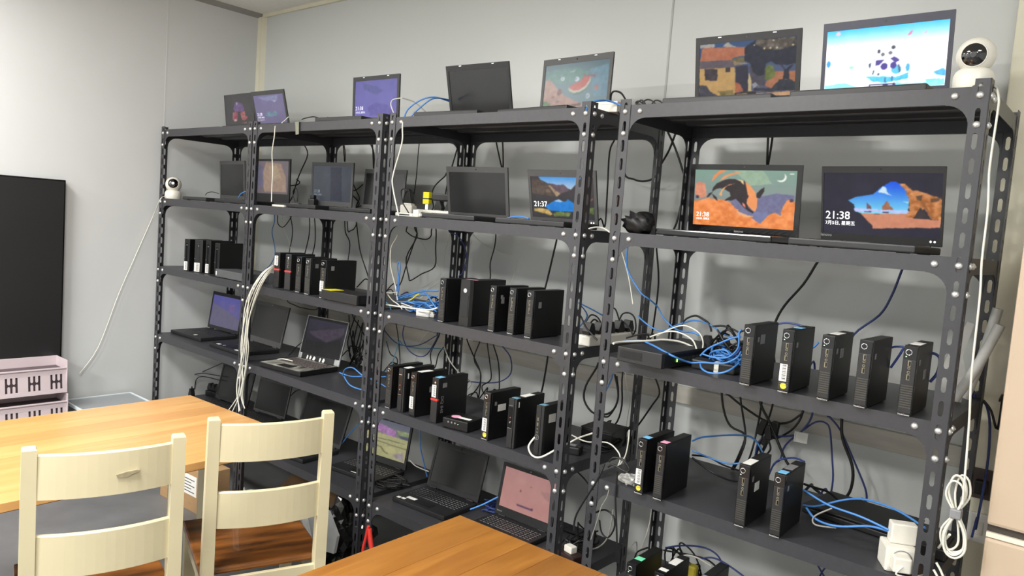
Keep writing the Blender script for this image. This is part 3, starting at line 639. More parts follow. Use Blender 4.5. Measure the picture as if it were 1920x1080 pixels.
def paint(ops, u, v):
    img = np.zeros(u.shape + (3,)); sd = 1
    for o in ops:
        sd += 1
        if o[0] == 'g':
            img[:] = np.array(o[1]) * (1 - v[..., None]) + np.array(o[2]) * v[..., None] + vnoise(u, v, 6, sd)[..., None] * 12; continue
        if o[0] in 'pe' and o[3]:
            n = vnoise(u, v, 26, sd) * 2.4 * o[3]
            wob = vnoise(u, v, 30, sd + 50) * .03 * min(1, o[3] / 20); wv = vnoise(u, v, 30, sd + 90) * .03 * min(1, o[3] / 20)
        else: n = 0 * u; wob = wv = 0
        if o[0] == 'p': k = inpoly(u + wob, v + wv, o[2]); c = np.array(o[1])[None, None] + n[..., None]
        elif o[0] == 'e': cx, cy, rx, ry = o[2]; k = ((u + wob - cx) / rx) ** 2 + ((v + wv - cy) / ry) ** 2 < 1; c = np.array(o[1])[None, None] + n[..., None]
        elif o[0] == 'v':   # vertical blend inside a polygon
            k = inpoly(u, v, o[1]) if len(o) < 5 else np.ones(u.shape, bool)
            ys = [p[1] for p in o[1]]; t = np.clip((v - min(ys)) / ((max(ys) - min(ys)) * (o[4] if len(o) > 4 else 1)), 0, 1)[..., None]
            c = np.array(o[2]) * (1 - t) + np.array(o[3]) * t + vnoise(u, v, 10, sd)[..., None] * 18
        elif o[0] == 'r': cx, cy, ra, rb, rc, rd = o[2]; k = (((u - cx) / ra) ** 2 + ((v - cy) / rb) ** 2 < 1) & ~(((u - cx + .014) / (ra * .98)) ** 2 + ((v - cy + .02) / (rb * .98)) ** 2 < 1); c = np.array(o[1])[None, None] + 0 * n[..., None]
        img = np.where(k[..., None], c, img)
    return np.clip(img, 0, 255) / 255.0
def screen_mesh(name, x0, x1, z0, z1, y, art, gain, nx, nz, sat=0.0):
    u, v = np.meshgrid(np.linspace(0, 1, nx + 1), np.linspace(0, 1, nz + 1))
    rgb = paint(ART[art], u, v)
    for _ in range(2 if nx > 100 else 1):
        p = np.pad(rgb, ((1, 1), (1, 1), (0, 0)), 'edge'); rgb = (p[:-2, 1:-1] + p[2:, 1:-1] + p[1:-1, :-2] + p[1:-1, 2:] + 2 * rgb) / 6
    rgb = rgb * (1 - sat) + rgb.mean(-1, keepdims=True) * sat; L = np.where(rgb <= .04045, rgb / 12.92, ((rgb + .055) / 1.055) ** 2.4) * gain
    L = L * 1.34
    co = np.stack([x0 + u * (x1 - x0), np.full_like(u, y), z1 - v * (z1 - z0)], -1).reshape(-1, 3)
    idx = np.arange((nx + 1) * (nz + 1)).reshape(nz + 1, nx + 1)
    f = np.stack([idx[1:, :-1], idx[1:, 1:], idx[:-1, 1:], idx[:-1, :-1]], -1).reshape(-1, 4)
    me = bpy.data.meshes.new(name); me.from_pydata(co.tolist(), [], f.tolist())
    a = me.color_attributes.new('Col', 'FLOAT_COLOR', 'POINT'); c = np.ones((len(co), 4), np.float32); c[:, :3] = L.reshape(-1, 3); a.data.foreach_set('color', c.ravel())
    me.materials.append(SCREEN); return me

# ------------------------------------------------------------------ laptops
KB = {}
def keyboard_mesh(m):
    if m.name in KB: return KB[m.name]
    k = MB(); kw = .0205
    for r in range(6):
        y = -.030 - r * .0175; n = 14
        for c in range(n):
            if r == 5 and 4 <= c <= 8:
                if c > 4: continue
                x0 = -n * kw / 2 + 4 * kw; x1 = x0 + 5 * kw
            else: x0 = -n * kw / 2 + c * kw; x1 = x0 + kw
            a = .0016; k.add([(x0 + a, y - .0155, 0), (x1 - a, y - .0155, 0), (x1 - a, y, 0), (x0 + a, y, 0), (x0 + a + .002, y - .0135, .0022), (x1 - a - .002, y - .0135, .0022), (x1 - a - .002, y - .001, .0022), (x0 + a + .002, y - .001, .0022)],
                             [(4, 5, 6, 7), (0, 1, 5, 4), (1, 2, 6, 5), (2, 3, 7, 6), (3, 0, 4, 7)])
    KB[m.name] = k.mesh('keyboard', m); return KB[m.name]
def laptop(key, label, art=None, gain=1.0, bez=(.012, .02, .02), bm=None, clock=None, clock_m=None, brand=None, latches=False, stickers=(), res=(90, 56), rim=None, kbm=None, palm=None, cam_dot=True, thick=.021, leds=False, sat=0.0):
    lv, x, y, yaw, tilt, wd, H, D, tb = LAP[key]; z = LV[lv]
    t = thing('laptop', label, 'laptop', (x, y, z), yaw, 'open laptops on the shelves')
    bm = bm or BEZEL; h = wd / 2
    RB(-h, h, -D, -.003, .0015, thick, .004).build('base', palm or BEZEL, t)
    MB().box(-h + .02, -h + .05, -D + .02, -D + .03, 0, .002).box(h - .05, h - .02, -D + .02, -D + .03, 0, .002).box(-h + .02, -h + .05, -.03, -.02, 0, .002).box(h - .05, h - .02, -.03, -.02, 0, .002).build('rubber_foot', BLK, t, kind='stuff')
    kb = link('keyboard', keyboard_mesh(kbm or KEYM), t, kind='stuff'); s = (wd * .9) / .287; kb.scale = (s, D / .225, 1); kb.location = (0, 0, thick - .0003)
    tp = RB(-.048, .048, -D + .018, -D + .068, thick - .0006, thick + .0008, .0008).build('touchpad', BLK, t)
    # lid in its own tilted frame
    ct, st = math.cos(tilt), math.sin(tilt)
    M = Matrix(((1, 0, 0, 0), (0, ct, st, 0), (0, -st, ct, tb), (0, 0, 0, 1)))
    bs, bt, bb = bez
    lid = MB(); lid.rbox(-h, h, .0025, .0085, .0, H, .002, M)
    for a in ((-h, h, .0, .003, H - bt, H), (-h, h, .0, .003, 0.0, bb), (-h, -h + bs, .0, .003, bb, H - bt), (h - bs, h, .0, .003, bb, H - bt)): lid.box(*a, M=M)
    lo = lid.build('lid', bm, t)
    if rim:
        rm = MB(); q = .003
        for a in ((-h - .001, h + .001, -.0008, .004, H - q, H + .001), (-h - .001, -h + q, -.0008, .004, 0, H), (h - q, h + .001, -.0008, .004, 0, H)): rm.box(*a, M=M)
        rm.build('lid_rim', rim, lo)
    for sx in (-1, 1):
        MB().cyl((sx * h * .72 - .018, .001, tb - .002), (sx * h * .72 + .018, .001, tb - .002), .0058, 10).build('hinge', bm, t)
    if cam_dot: MB().cyl(M @ Vector((0, -.0004, H - bt * .45)), M @ Vector((0, .001, H - bt * .45)), .0028, 10).build('webcam', LENS, lo)
    if latches:
        for sx in (-1, 1): RB(sx * h * .52 - .006, sx * h * .52 + .006, -.0012, .001, H - .0065, H - .003, .0006, M).build('latch', CHROME, lo)
    sx0, sx1, sz0, sz1 = -h + bs, h - bs, bb, H - bt
    if art:
        me = screen_mesh('screen', sx0, sx1, sz0, sz1, .0017, art, gain, *res, sat); me.transform(M); so = link('screen', me, t, 'lit display')
    else:
        so = B(sx0, sx1, .0017, .003, sz0, sz1, M=M).build('screen', OFFSCR, t, 'dark switched off display')
    if clock:
        for (txt, u, v, size) in clock:
            text_obj('clock_text', txt, size * (sx1 - sx0), clock_m or TEXTW, so, M @ Matrix.Translation((sx0 + u * (sx1 - sx0), .0013, sz1 - v * (sz1 - sz0))) @ UPRIGHT)
    if brand: text_obj('maker_name', brand[0], brand[3], LOGO, lo, M @ Matrix.Translation((-h + brand[1] * wd, -.0003, brand[2])) @ UPRIGHT)
    if leds:
        MB().cyl(M @ Vector((h - .028, -.0006, bb * .6)), M @ Vector((h - .028, .0005, bb * .6)), .003, 8).cyl(M @ Vector((h - .018, -.0006, bb * .6)), M @ Vector((h - .018, .0005, bb * .6)), .003, 8).build('status_light', TEXTW, lo)
    for (sx, sy, sw, sd, m) in stickers:
        B(sx * wd - sw / 2, sx * wd + sw / 2, -D * sy - sd / 2, -D * sy + sd / 2, thick - .0002, thick + .0007).build('sticker', m, t, 'pale sticker on the palm rest')
    return t, M, lo, so

# top shelf
laptop('a1', 'laptop with dark screen and a red and violet figure, half behind its neighbour, top shelf', 'jelly', .8, sat=.3, bez=(.004, .006, .046), bm=BEZELG, cam_dot=False)
laptop('a2', 'laptop with violet screen of floating mountains, at the left on the top shelf', 'island', .85, sat=.3, bez=(.014, .023, .040), bm=BEZELG, clock=[('21:38', .04, .72, .08), ('7月5日, 星期五', .05, .81, .035)], clock_m=TEXTD)
laptop('b5', 'laptop with plain blue violet lock screen, on the top shelf of the second unit', 'purple', .95, sat=.2, bez=(.015, .020, .026), bm=BEZEL, latches=True, cam_dot=False, clock=[('21:38', .02, .78, .085), ('7月5日, 星期五', .025, .865, .036)], clock_m=TEXTD)
laptop('c6', 'blank dark laptop with two latch dots on its rim, top shelf', bez=(.013, .022, .02), latches=True, cam_dot=False)
laptop('c7', 'laptop showing a watermelon slice floating on teal water, top shelf', 'melon', .72, sat=.25, bez=(.013, .023, .033), bm=BEZELG, latches=True, res=(110, 70))
laptop('d8', 'laptop showing a yellow villa with orange roof and a dark tree, top shelf', 'villa', .8, sat=.1, bez=(.014, .022, .033), bm=DKGREY, latches=True, res=(180, 112))
laptop('d9', 'bright laptop showing cartoon pandas on white and cyan, beside the big camera', 'panda', 1.35, bez=(.011, .023, .034), bm=mat('bluish dark bezel', (56, 56, 74), .4, noise=.1, scale=60), res=(210, 130))
# second shelf
laptop('a10', 'blank charcoal laptop nearest the small white camera on second shelf', bez=(.014, .02, .022), bm=BEZELG, cam_dot=False)
laptop('b11', 'laptop with blurred amber picture right of the blank charcoal one, second shelf', 'amber', .75, sat=.45, bez=(.016, .012, .052), bm=BEZEL)
laptop('b12', 'laptop with dim slate blue screen, middle of the second unit, second shelf', 'dimblue', .75, sat=.2, bez=(.012, .02, .024), bm=BEZELG, clock=[('21:38', .05, .76, .07), ('7月5日, 星期五', .05, .84, .032)], clock_m=mat('faint glyphs', (120, 130, 140), .5, emit=(120, 130, 142), es=.5))
laptop('b13', 'washed-out grey blank laptop behind the tall posts between two units, second shelf', bez=(.012, .02, .022), bm=BEZELG)
laptop('c14', 'blank black laptop with grey rim in the third unit, second shelf', bez=(.014, .022, .026), bm=BEZELG)
laptop('c15', 'laptop showing a mountain lake with its reflection, second shelf', 'lake', .95, bez=(.012, .024, .024), bm=BEZELG, clock=[('21:37', .03, .735, .10)], res=(130, 84), leds=True)
laptop('d16', 'glossy black laptop showing a leaping orca in orange clouds', 'orca', 1.0, bez=(.016, .018, .028), bm=BLKG, clock=[('21:38', .03, .845, .062), ('7月5日, 星期五', .03, .90, .022)], brand=('lenovo', .44, .010, .011), res=(200, 124), palm=BLKG)
laptop('d17', 'black laptop showing a sea cave beach and blue sky, second shelf right', 'cave', 1.0, bez=(.006, .018, .022), bm=DKGREY, clock=[('21:38', .02, .76, .102), ('7月5日, 星期五', .02, .855, .042)], brand=('lenovo', .0, .012, .012), res=(210, 130), leds=True)
# fourth shelf
laptop('a18', 'open black laptop with blue violet dusk screen, fourth shelf of leftmost unit', 'dusk', .85, sat=.15, bez=(.012, .02, .02), stickers=[(.12, .86, .045, .02, PAPER)])
laptop('a19', 'open grey-screened laptop behind the white cable bundle, fourth shelf', bez=(.012, .02, .03), bm=BEZELG, stickers=[(-.3, .9, .03, .016, PAPER), (-.1, .88, .04, .016, PAPER), (.3, .93, .03, .015, PAPER)])
t, M, lo, so = laptop('b20', 'old worn silver laptop with patchy palm rest and peeled screen frame', 'violet', .7, sat=.3, bez=(.012, .016, .03), bm=BEZEL, kbm=KEYW, palm=BLK, thick=.026, rim=SILVER, cam_dot=False)
w_ = LAP['b20'][5]; d_ = LAP['b20'][7]; RB(-w_ / 2 + .003, w_ / 2 - .003, -d_ + .003, -.012, .0255, .0268, .0006).build('palm_rest', CAMO, t, 'patchy silver palm rest')
for c_ in t.children:
    if c_.name.split('.')[0] in ('keyboard', 'touchpad'): c_.location.z += .0012
m = MB()
for cx, wv in ((-.085, .010), (-.062, .011), (-.034, .016), (.012, .009), (.038, .014)): m.prism([(cx - wv * .6, .004), (cx + wv * .3, .002), (cx + wv * .7, .016), (cx + wv * .1, .024), (cx - wv * .3, .02)], 'y', -.0016, .0004)
for v_ in range(len(m.v)): m.v[v_] = tuple(M @ Vector(m.v[v_]))
m.build('peeled_paint', PAPER, lo, 'white patches along the lower screen frame')
MB().rbox(-.152, -.13, -.002, .004, .0, .03, .002, M).rbox(.118, .152, -.002, .004, .0, .032, .002, M).build('hinge_cover', SILVER, lo, 'worn silver hinge covers')
# fifth shelf
laptop('a21', 'blank dark laptop beside the black power strip on the lowest shelf', bez=(.012, .02, .02))
laptop('a22', 'blank brownish grey laptop right of the white bundle ends, lowest shelf', bez=(.008, .012, .012), bm=BEZELG, cam_dot=False)
LAP['b23'] = (5, -.758, .262, .10, .33, .345, .235, .232, .024)
laptop('b23', 'blank dark laptop behind the right chair back, lowest shelf', bez=(.012, .02, .02))
laptop('b24', 'open laptop showing yellow terraced fields and purple trees, lowest shelf', 'terrace', .85, sat=.25, bez=(.013, .010, .03), stickers=[(.02, .9, .045, .014, PAPER)], res=(100, 66))
laptop('c25', 'open blank black laptop with white label left of its touchpad, lowest shelf', bez=(.012, .022, .022), stickers=[(-.34, .9, .02, .014, PAPER), (-.42, .92, .018, .014, PAPER), (-.26, .78, .05, .02, PAPER)], brand=None)
LAP['c26'] = (5, .598, .294, .02, .18, .288, .212, .192, .020)
laptop('c26', 'open laptop with plain dusty pink screen beside the right table', 'pink', .95, bez=(.014, .015, .035), brand=('lenovo', .03, .012, .010), res=(80, 52))

# ------------------------------------------------------------------ mini computers (stood on edge)
LINES = None
def label_part(name, m, parent, x0, x1, z0, z1, y, bars=True):
    """paper label on a front face (plane y), with printed bars"""
    o = B(x0, x1, y - .0005, y + .0004, z0, z1).build(name, m, parent, 'white label with printed lines' if m is PAPER else None)
    if bars:
        k = MB(); zz = z0 + .004; i = 0; bw = (x1 - x0)
        while zz < z1 - .004:
            hgt = (.0012, .002, .0009)[i % 3]; k.box(x0 + bw * .34, x1 - bw * .12, y - .0008, y - .0004, zz, zz + hgt); zz += hgt + .0016; i += 1
        k.build('barcode', INK, o, kind='stuff')
    return o
def mini_pc(key, label, style='tiny', bar=False, dot=False, badge=None, win=False, top=(), led=True, logo=True, side_text=None, name='mini_computer', case=None):
    lv, x, y, yaw, w_, d, h = PCS[key]; z = LV[lv] + .0
    t = thing(name, label, 'computer', (x, y, z), yaw, 'black mini computers on the shelves')
    fm = BLK
    RB(.0008, w_ - .0008, .009, d, .002, h, .0025).build('case', case or BLK, t)
    MB().box(.004, w_ - .004, .02, .03, 0, .0025).box(.004, w_ - .004, d - .03, d - .02, 0, .0025).build('rubber_foot', BLK, t, kind='stuff')
    c = w_ / 2
    if style in ('tiny', 'red'):
        RB(0, w_, 0, .010, .001, h + .0005, .0028).build('front_panel', BLKG if style == 'tiny' else BLK, t)
        if style == 'tiny':
            RB(.002, w_ - .002, -.0012, .002, .008, h * .80, .001).build('front_inset', DKGREY, t)
            b = MB(); b.ring((c - .004, -.0006, h * .905), (0, 1, 0), .0068, .0012).build('power_button', CHROME, t, 'chrome ringed power button')
            MB().cyl((c - .004, -.001, h * .905), (c - .004, .001, h * .905), .0048, 14).build('button_cap', BLKG, t)
            if led: MB().cyl((c - .009, -.001, h * .84), (c - .009, .001, h * .84), .0014, 8).build('status_light', LEDW, t)
            yy = -.0018
        else:
            RB(.001, w_ - .001, -.002, .004, .002, h * .50, .0015).build('front_inset', DKGREY, t, 'grey lower front cover')
            RB(-.0005, w_ + .0005, -.003, .006, h * .50, h * .545, .001).build('red_stripe', REDM, t, 'red band across the front')
            MB().cyl((c, -.001, h * .9), (c, .001, h * .9), .004, 12).build('power_button', CHROME, t); yy = -.0006
        z0 = .60 if style == 'red' else .46
        for k, (fz, kind) in enumerate(((.75, 'usb'), (.685, 'jack'), (.625, 'jack'), (.555, 'usb')) if style == 'tiny' else ((.82, 'usb'), (.74, 'jack'), (.66, 'usb'))):
            if kind == 'usb':
                u = MB(); u.box(c - .0035, c + .0035, yy, .001, h * fz - .007, h * fz + .007).build('usb_port', PORTM, t)
                B(c - .0012, c + .003, yy - .0003, .001, h * fz - .0055, h * fz + .0055).build('port_tongue', BLKG, t)
            else: MB().ring((c, yy + .0006, h * fz), (0, 1, 0), .0027, .0009, 14, 5).build('audio_jack', PORTM, t)
        if style == 'tiny':
            v_ = MB()
            for k in range(10):
                zz = h * (.12 + .34 * k / 10); v_.box(.004, w_ - .003, -.0024, .0004, zz, zz + h * .34 / 10 * .42)
            v_.build('vent', VENTM, t, 'ribbed grey front vent', 'stuff')
            if logo: text_obj('maker_name', 'ThinkCentre', .0052, PAPER, t, Matrix.Translation((.0025, -.0016, .0022)) @ UPRIGHT)
    elif style == 'plain':
        RB(0, w_, 0, .010, .001, h + .0005, .0025).build('front_panel', BLK, t)
        RB(w_ * .3, w_ * .62, -.0012, .002, .03, h - .02, .001).build('front_inset', BLKG, t)
        MB().cyl((c, -.0016, h * .82), (c, .001, h * .82), .0028, 10).build('power_button', GREYP, t)
        MB().cyl((.004, -.0012, h * .42), (.004, .001, h * .42), .002, 8).build('lock_slot', GREYP, t)
    elif style == 'tower':
        m = MB(); m.prism([(.004, 0), (w_ - .008, 0), (w_, .012), (w_, .02), (0, .02), (0, .004)], 'z', .001, h + .001); m.build('front_panel', BLK, t)
        MB().cyl((c, -.002, h * .77), (c, .001, h * .77), .0085, 18).build('power_button', CHROME, t, 'round silver power button')
        RB(.006, w_ - .012, -.001, .001, h * .2, h * .66, .0006).build('front_inset', BLKG, t)
    elif style == 'slab':
        RB(0, w_ * .72, -.002, .012, .001, h, .002).build('front_panel', DKGREY, t); RB(w_ * .74, w_, 0, .012, .001, h, .002).build('side_strip', DKGREY, t)
        RB(w_ * .08, w_ * .62, -.003, .0, h * .40, h * .84, .001).build('front_inset', BLKG, t)
        B(w_ * .1, w_ * .6, -.0035, -.001, h * .855, h * .868).build('chrome_strip', CHROME, t); B(w_ * .1, w_ * .6, -.0035, -.001, h * .40, h * .415).build('silver_strip', CHROME, t)
        MB().cyl((c * .7, -.0036, h * .62), (c * .7, -.001, h * .62), .0015, 8).build('status_light', LEDR, t); MB().ring((c * .7, -.003, h * .52), (0, 1, 0), .0024, .0008, 12, 5).build('audio_jack', CHROME, t)
    elif style == 'dell':
        RB(0, w_ * .62, -.002, .012, .001, h, .002).build('front_panel', DKGREY, t); RB(w_ * .64, w_, -.001, .012, .001, h, .002).build('side_strip', DKGREY, t)
        MB().ring((c * .62, -.0026, h * .36), (0, 1, 0), .0088, .0008, 22, 5).build('maker_emblem', GREYP, t, 'round grey emblem')
        text_obj('maker_name', 'DELL', .0062, GREYP, t, Matrix.Translation((c * .62, -.0022, h * .36)) @ UPRIGHT @ Matrix.Rotation(PI / 2, 4, 'Z') @ Matrix.Translation((0, -.0022, 0)), 'CENTER')
        for fz in (.46, .53): MB().ring((c * .62, -.0022, h * fz), (0, 1, 0), .0024, .0008, 12, 5).build('audio_jack', PORTM, t)
        for fz in (.62, .72): B(c * .62 - .003, c * .62 + .003, -.0026, 0, h * fz - .006, h * fz + .006).build('usb_port', PORTM, t)
    if bar: label_part('front_label', PAPER, t, .0035, w_ * .72, h * (.19 if style == 'tiny' else bar if isinstance(bar, float) else .05), h * (.46 if style == 'tiny' else (bar if isinstance(bar, float) else .05) + .27), -.0027 if style == 'tiny' else -.0022)
    if dot: MB().cyl((w_ * .52, -.0024, h * .115), (w_ * .52, -.0008, h * .115), w_ * .26, 18).build('round_sticker', YELLOW, t, 'round yellow sticker')
    if badge:
        bm_, y0, y1, z0, z1 = badge; B(w_ - .0002, w_ + .0006, y0, y1, z0, z1).build('side_sticker', bm_, t)
    if win: B(w_ - .0002, w_ + .0006, .026, .037, h * .72, h * .80).build('small_side_sticker', GREYP, t)
    for (tm, y0, y1) in top: B(.004, w_ - .004, y0, y1, h - .0002, h + .0009).build('top_sticker', tm, t)
    if side_text:
        text_obj('silver_lettering', side_text, .021, GREYP, t, Matrix.Translation((w_ + .0004, .020, h * .60)) @ Matrix.Rotation(PI / 2, 4, 'Z') @ UPRIGHT @ Matrix.Rotation(-PI / 2, 4, 'Z'))
    return t
# rightmost unit, router shelf
mini_pc('d1', 'black mini computer nearest the big router, silver square sticker on its side', badge=(GREYP, .046, .078, .115, .142), win=True, led=False)
mini_pc('d2', 'black mini computer with barcode and yellow dot, second of five beside the router', bar=True, dot=True, win=True, top=[(BLUES, .07, .10)])
mini_pc('d3', 'middle black mini computer of five on the router shelf, white label on top', badge=(GREYP, .06, .088, .11, .135), win=True, top=[(PAPER, .045, .105)])
mini_pc('d4', 'black mini computer fourth of five on router shelf, small oval mark on its side', win=True, led=False)
mini_pc('d5', 'black mini computer last of five on the router shelf, pale square side sticker', badge=(GREYP, .085, .112, .085, .11), win=True, top=[(PAPER, .04, .10)])
# rightmost unit, fourth shelf
mini_pc('q1', 'black mini computer with blue top sticker, barcode and yellow dot, fourth shelf', bar=True, dot=True, top=[(BLUES, .02, .045)], led=False)
mini_pc('q2', 'black mini computer with pink sticker on top, fourth shelf', top=[(PINKS, .012, .038)], led=False)
mini_pc('q3', 'black mini computer with white label on top and another on its side, fourth shelf', badge=(PAPER, .05, .085, .095, .12), win=True, top=[(PAPER, .012, .075)])
mini_pc('q4', 'black mini computer with small sky blue sticker on top, last of the fourth shelf', win=True, top=[(BLUES, .012, .042), (GREYP, .065, .12)], led=False)
# third unit, third shelf
mini_pc('c1', 'plain black mini computer at the right edge of the blue cable heap', led=False)
mini_pc('c2', 'wider black desktop computer with pink sticker on its top front corner', 'tower', name='desktop_computer', top=[(PINKS, .01, .04)])
mini_pc('c3', 'black mini computer with two small badges, next right of the wider desktop computer', badge=(GREYP, .03, .045, .105, .128), win=True, led=False)
mini_pc('c4', 'black mini computer second from the right on third shelf, third unit', led=False)
mini_pc('c5', 'black mini computer nearest the white power strip, one small badge', badge=(GREYP, .03, .046, .108, .13), led=False)
# third unit, fourth shelf
mini_pc('e1', 'black mini computer at the left end of fourth shelf, third unit', led=False)
mini_pc('e2', 'black mini computer with textured front and white strip on top, second from left', 'slab', top=[(PAPER, .02, .06)], badge=(PAPER, .018, .024, .14, .162))
mini_pc('e3', 'black mini computer with white barcode low on its front and white top label', bar=True, top=[(PAPER, .03, .095)], badge=(GREYP, .075, .11, .095, .118), led=False, logo=False)
mini_pc('e4', 'black mini computer with red band and silver side letters, fourth shelf', 'red', bar=.575, badge=(GREYP, .026, .05, .14, .158), top=[(BLUES, .01, .045)], side_text='DQ 84S')
mini_pc('e5', 'black mini computer with barcode and yellow dot right of the flat box computer', bar=True, dot=True, win=True, badge=(PAPER, .045, .09, .105, .13), led=False)
mini_pc('e6', 'black slab computer with red status light and white top label', 'slab', top=[(TEALS, .008, .03), (PAPER, .06, .12)], badge=(PAPER, .014, .018, .15, .17))
mini_pc('e7', 'black slab computer with round emblem and white cable at its front', 'dell', top=[(TEALS, .008, .03)], badge=(PAPER, .03, .07, .115, .145))
# second unit, third shelf
mini_pc('b1', 'leftmost of two red-banded black mini computers, beside the white cable bundle', 'red', bar=.64)
mini_pc('b2', 'right one of two red-banded black mini computers, small blue side sticker', 'red', badge=(TEALS, .07, .1, .14, .165))
mini_pc('b3', 'black mini computer next right of the red-banded pair', led=False)
mini_pc('b4', 'black mini computer with grey side badge, left of the yellow-labelled box', badge=(GREYP, .03, .05, .125, .145), led=False)
mini_pc('b5', 'black mini computer with narrow white barcode behind the yellow-labelled box', bar=True, badge=(GREYP, .03, .048, .128, .148), led=False)
# leftmost unit, third shelf
mini_pc('a1', 'leftmost black mini computer in the leftmost unit, one white front label', 'plain', badge=None, bar=.03)
mini_pc('a2', 'wider black computer with one tall and two tiny white labels', 'plain', bar=.03)
mini_pc('a3', 'third black mini computer in the leftmost unit, one white front label', 'plain', bar=.03)
mini_pc('a4', 'black mini computer beside the flat grey switch in the leftmost unit', 'plain')
# rightmost unit, lowest shelf
PCS['s1'] = (5, 1.2555, .009, .03, .0345, .179, .178); PCS['s2'] = (5, 1.347, .022, .03, .0345, .179, .178); PCS['s3'] = (5, 1.462, .07, .03, .0345, .179, .178)
mini_pc('s1', 'black mini computer with green sticker on top, lowest shelf', top=[(GREENS, .04, .066)], bar=.5)
mini_pc('s2', 'black mini computer with white top label, lowest shelf', top=[(PAPER, .085, .14), (PAPER, .02, .04)])
mini_pc('s3', 'black mini computer with grey blue sticker on top, lowest shelf', top=[(TEALS, .02, .05)])

# ------------------------------------------------------------------ other devices
t = thing('flat_computer', 'flat black box computer with pink and white stickers on top, fourth shelf', 'computer', (.398, .004, LV[4]), math.radians(9))
RB(0, .118, 0, .105, .003, .042, .004).build('case', BLK, t); MB().box(.01, .03, .01, .03, 0, .004).box(.09, .11, .01, .03, 0, .004).box(.01, .03, .08, .1, 0, .004).box(.09, .11, .08, .1, 0, .004).build('rubber_foot', BLK, t, kind='stuff')
B(.045, .105, .03, .05, .0415, .0426).build('top_sticker', PAPER, t); MB().cyl((.035, .042, .0415), (.035, .042, .0428), .019, 18).build('round_sticker', PINKS, t, 'round pink sticker')
for k in range(3): MB().cyl((.028 + k * .016, -.0008, .028), (.028 + k * .016, .002, .028), .0036, 10).build('front_port', GREYP, t)
MB().cyl((.074, -.0008, .026), (.074, .002, .026), .0014, 8).build('status_light', LEDW, t)

t = thing('router', 'long dark grey router with front grille and a green light, rightmost unit', 'router', (1.192, -.055, LV[3]), math.radians(-1))
RB(0, .156, 0, .40, .004, .05, .003).build('case', DKGREY, t); MB().box(.01, .03, .02, .04, 0, .005).box(.12, .14, .02, .04, 0, .005).box(.01, .03, .36, .38, 0, .005).box(.12, .14, .36, .38, 0, .005).build('rubber_foot', BLK, t, kind='stuff')
g = MB()
for k in range(7): g.box(.01, .088, -.0015, .001, .017 + k * .0036, .0188 + k * .0036)
g.build('grille', BLK, t, 'slotted black front grille', 'stuff')
RB(.155, .158, .012, .30, .010, .044, .0008).build('port_panel', BLK, t)
for k in range(6): B(.1575, .1592, .10 + k * .026, .12 + k * .026, .016, .032).build('network_port', mat('network port', (70, 70, 66), .4, .3, noise=.1, scale=60), t)
B(.1575, .1596, .085, .09, .02, .03).build('status_light', LEDG, t, 'green status light')
t = thing('router_box', 'flat black box with bright yellow label, right end of second unit shelf', 'router', (-.405, -.012, LV[3]), math.radians(0))
RB(0, .255, 0, .125, .003, .045, .003).build('case', DKGREY, t); B(.003, .066, .004, .075, .0445, .0458).build('yellow_label', YELB, t)
MB().box(.02, .04, .02, .04, 0, .004).box(.2, .22, .02, .04, 0, .004).box(.02, .04, .09, .11, 0, .004).box(.2, .22, .09, .11, 0, .004).build('rubber_foot', BLK, t, kind='stuff')
m = MB(); m.rbox(.252, .257, .008, .117, .006, .044, .001); m.build('end_frame', BLK, t); B(.2565, .2578, .022, .104, .012, .038).build('end_panel', OFFSCR, t, 'dark glossy end panel')
t = thing('network_switch', 'flat grey switch box beside the mini computers of the leftmost unit', 'switch', (-1.392, .012, LV[3]), 0)
RB(0, .31, 0, .13, .003, .044, .003).build('case', mat('grey switch enamel', (84, 86, 88), .45, noise=.08, scale=40), t); B(.006, .016, -.001, .001, .012, .032).build('front_mark', PAPER, t, 'small white mark on the front')
MB().box(.02, .04, .02, .04, 0, .004).box(.27, .29, .02, .04, 0, .004).box(.02, .04, .09, .11, 0, .004).box(.27, .29, .09, .11, 0, .004).build('rubber_foot', BLK, t, kind='stuff')
t = thing('dark_router', 'small dark router with orange and green lights behind rightmost front post', 'router', (1.985, .20, LV[4]), 0)
RB(0, .10, 0, .13, .003, .034, .004).build('case', BLK, t); B(.03, .038, -.0015, .001, .018, .026).build('orange_light', LEDO, t); B(.0995, .1015, .02, .03, .018, .026).build('green_light', LEDG, t)
MB().box(.01, .03, .02, .04, 0, .004).box(.07, .09, .02, .04, 0, .004).box(.01, .03, .09, .11, 0, .004).box(.07, .09, .09, .11, 0, .004).build('rubber_foot', BLK, t, kind='stuff')
t = thing('closed_laptop', 'closed flat black laptop at the rear of rightmost unit fourth shelf', 'laptop', (1.86, .345, LV[4]), math.radians(-6))
RB(-.16, .12, -.10, .10, .002, .020, .004).build('base', BLK, t); RB(-.16, .12, -.10, .10, .021, .029, .003).build('lid', BLK, t)
t = thing('flat_router', 'flat black rounded router behind the blue cable heap', 'router', (-.0, .34, LV[3]), math.radians(4))
MB().rbox(.03, .27, -.08, .09, .004, .034, .012).build('case', BLK, t)
MB().box(.06, .08, -.05, -.03, 0, .006).box(.22, .24, -.05, -.03, 0, .006).box(.06, .08, .05, .07, 0, .006).box(.22, .24, .05, .07, 0, .006).build('rubber_foot', BLK, t, kind='stuff')
t = thing('black_adapter', 'long black adapter box with a white tie under the blue loop of router shelf', 'adapter', (1.43, .115, LV[3]), math.radians(8))
RB(-.06, .075, -.03, .03, 0, .030, .005).build('case', BLK, t); B(.012, .026, -.0312, .0312, -.0002, .0312).build('tie', WHITEP, t, 'white tie band')

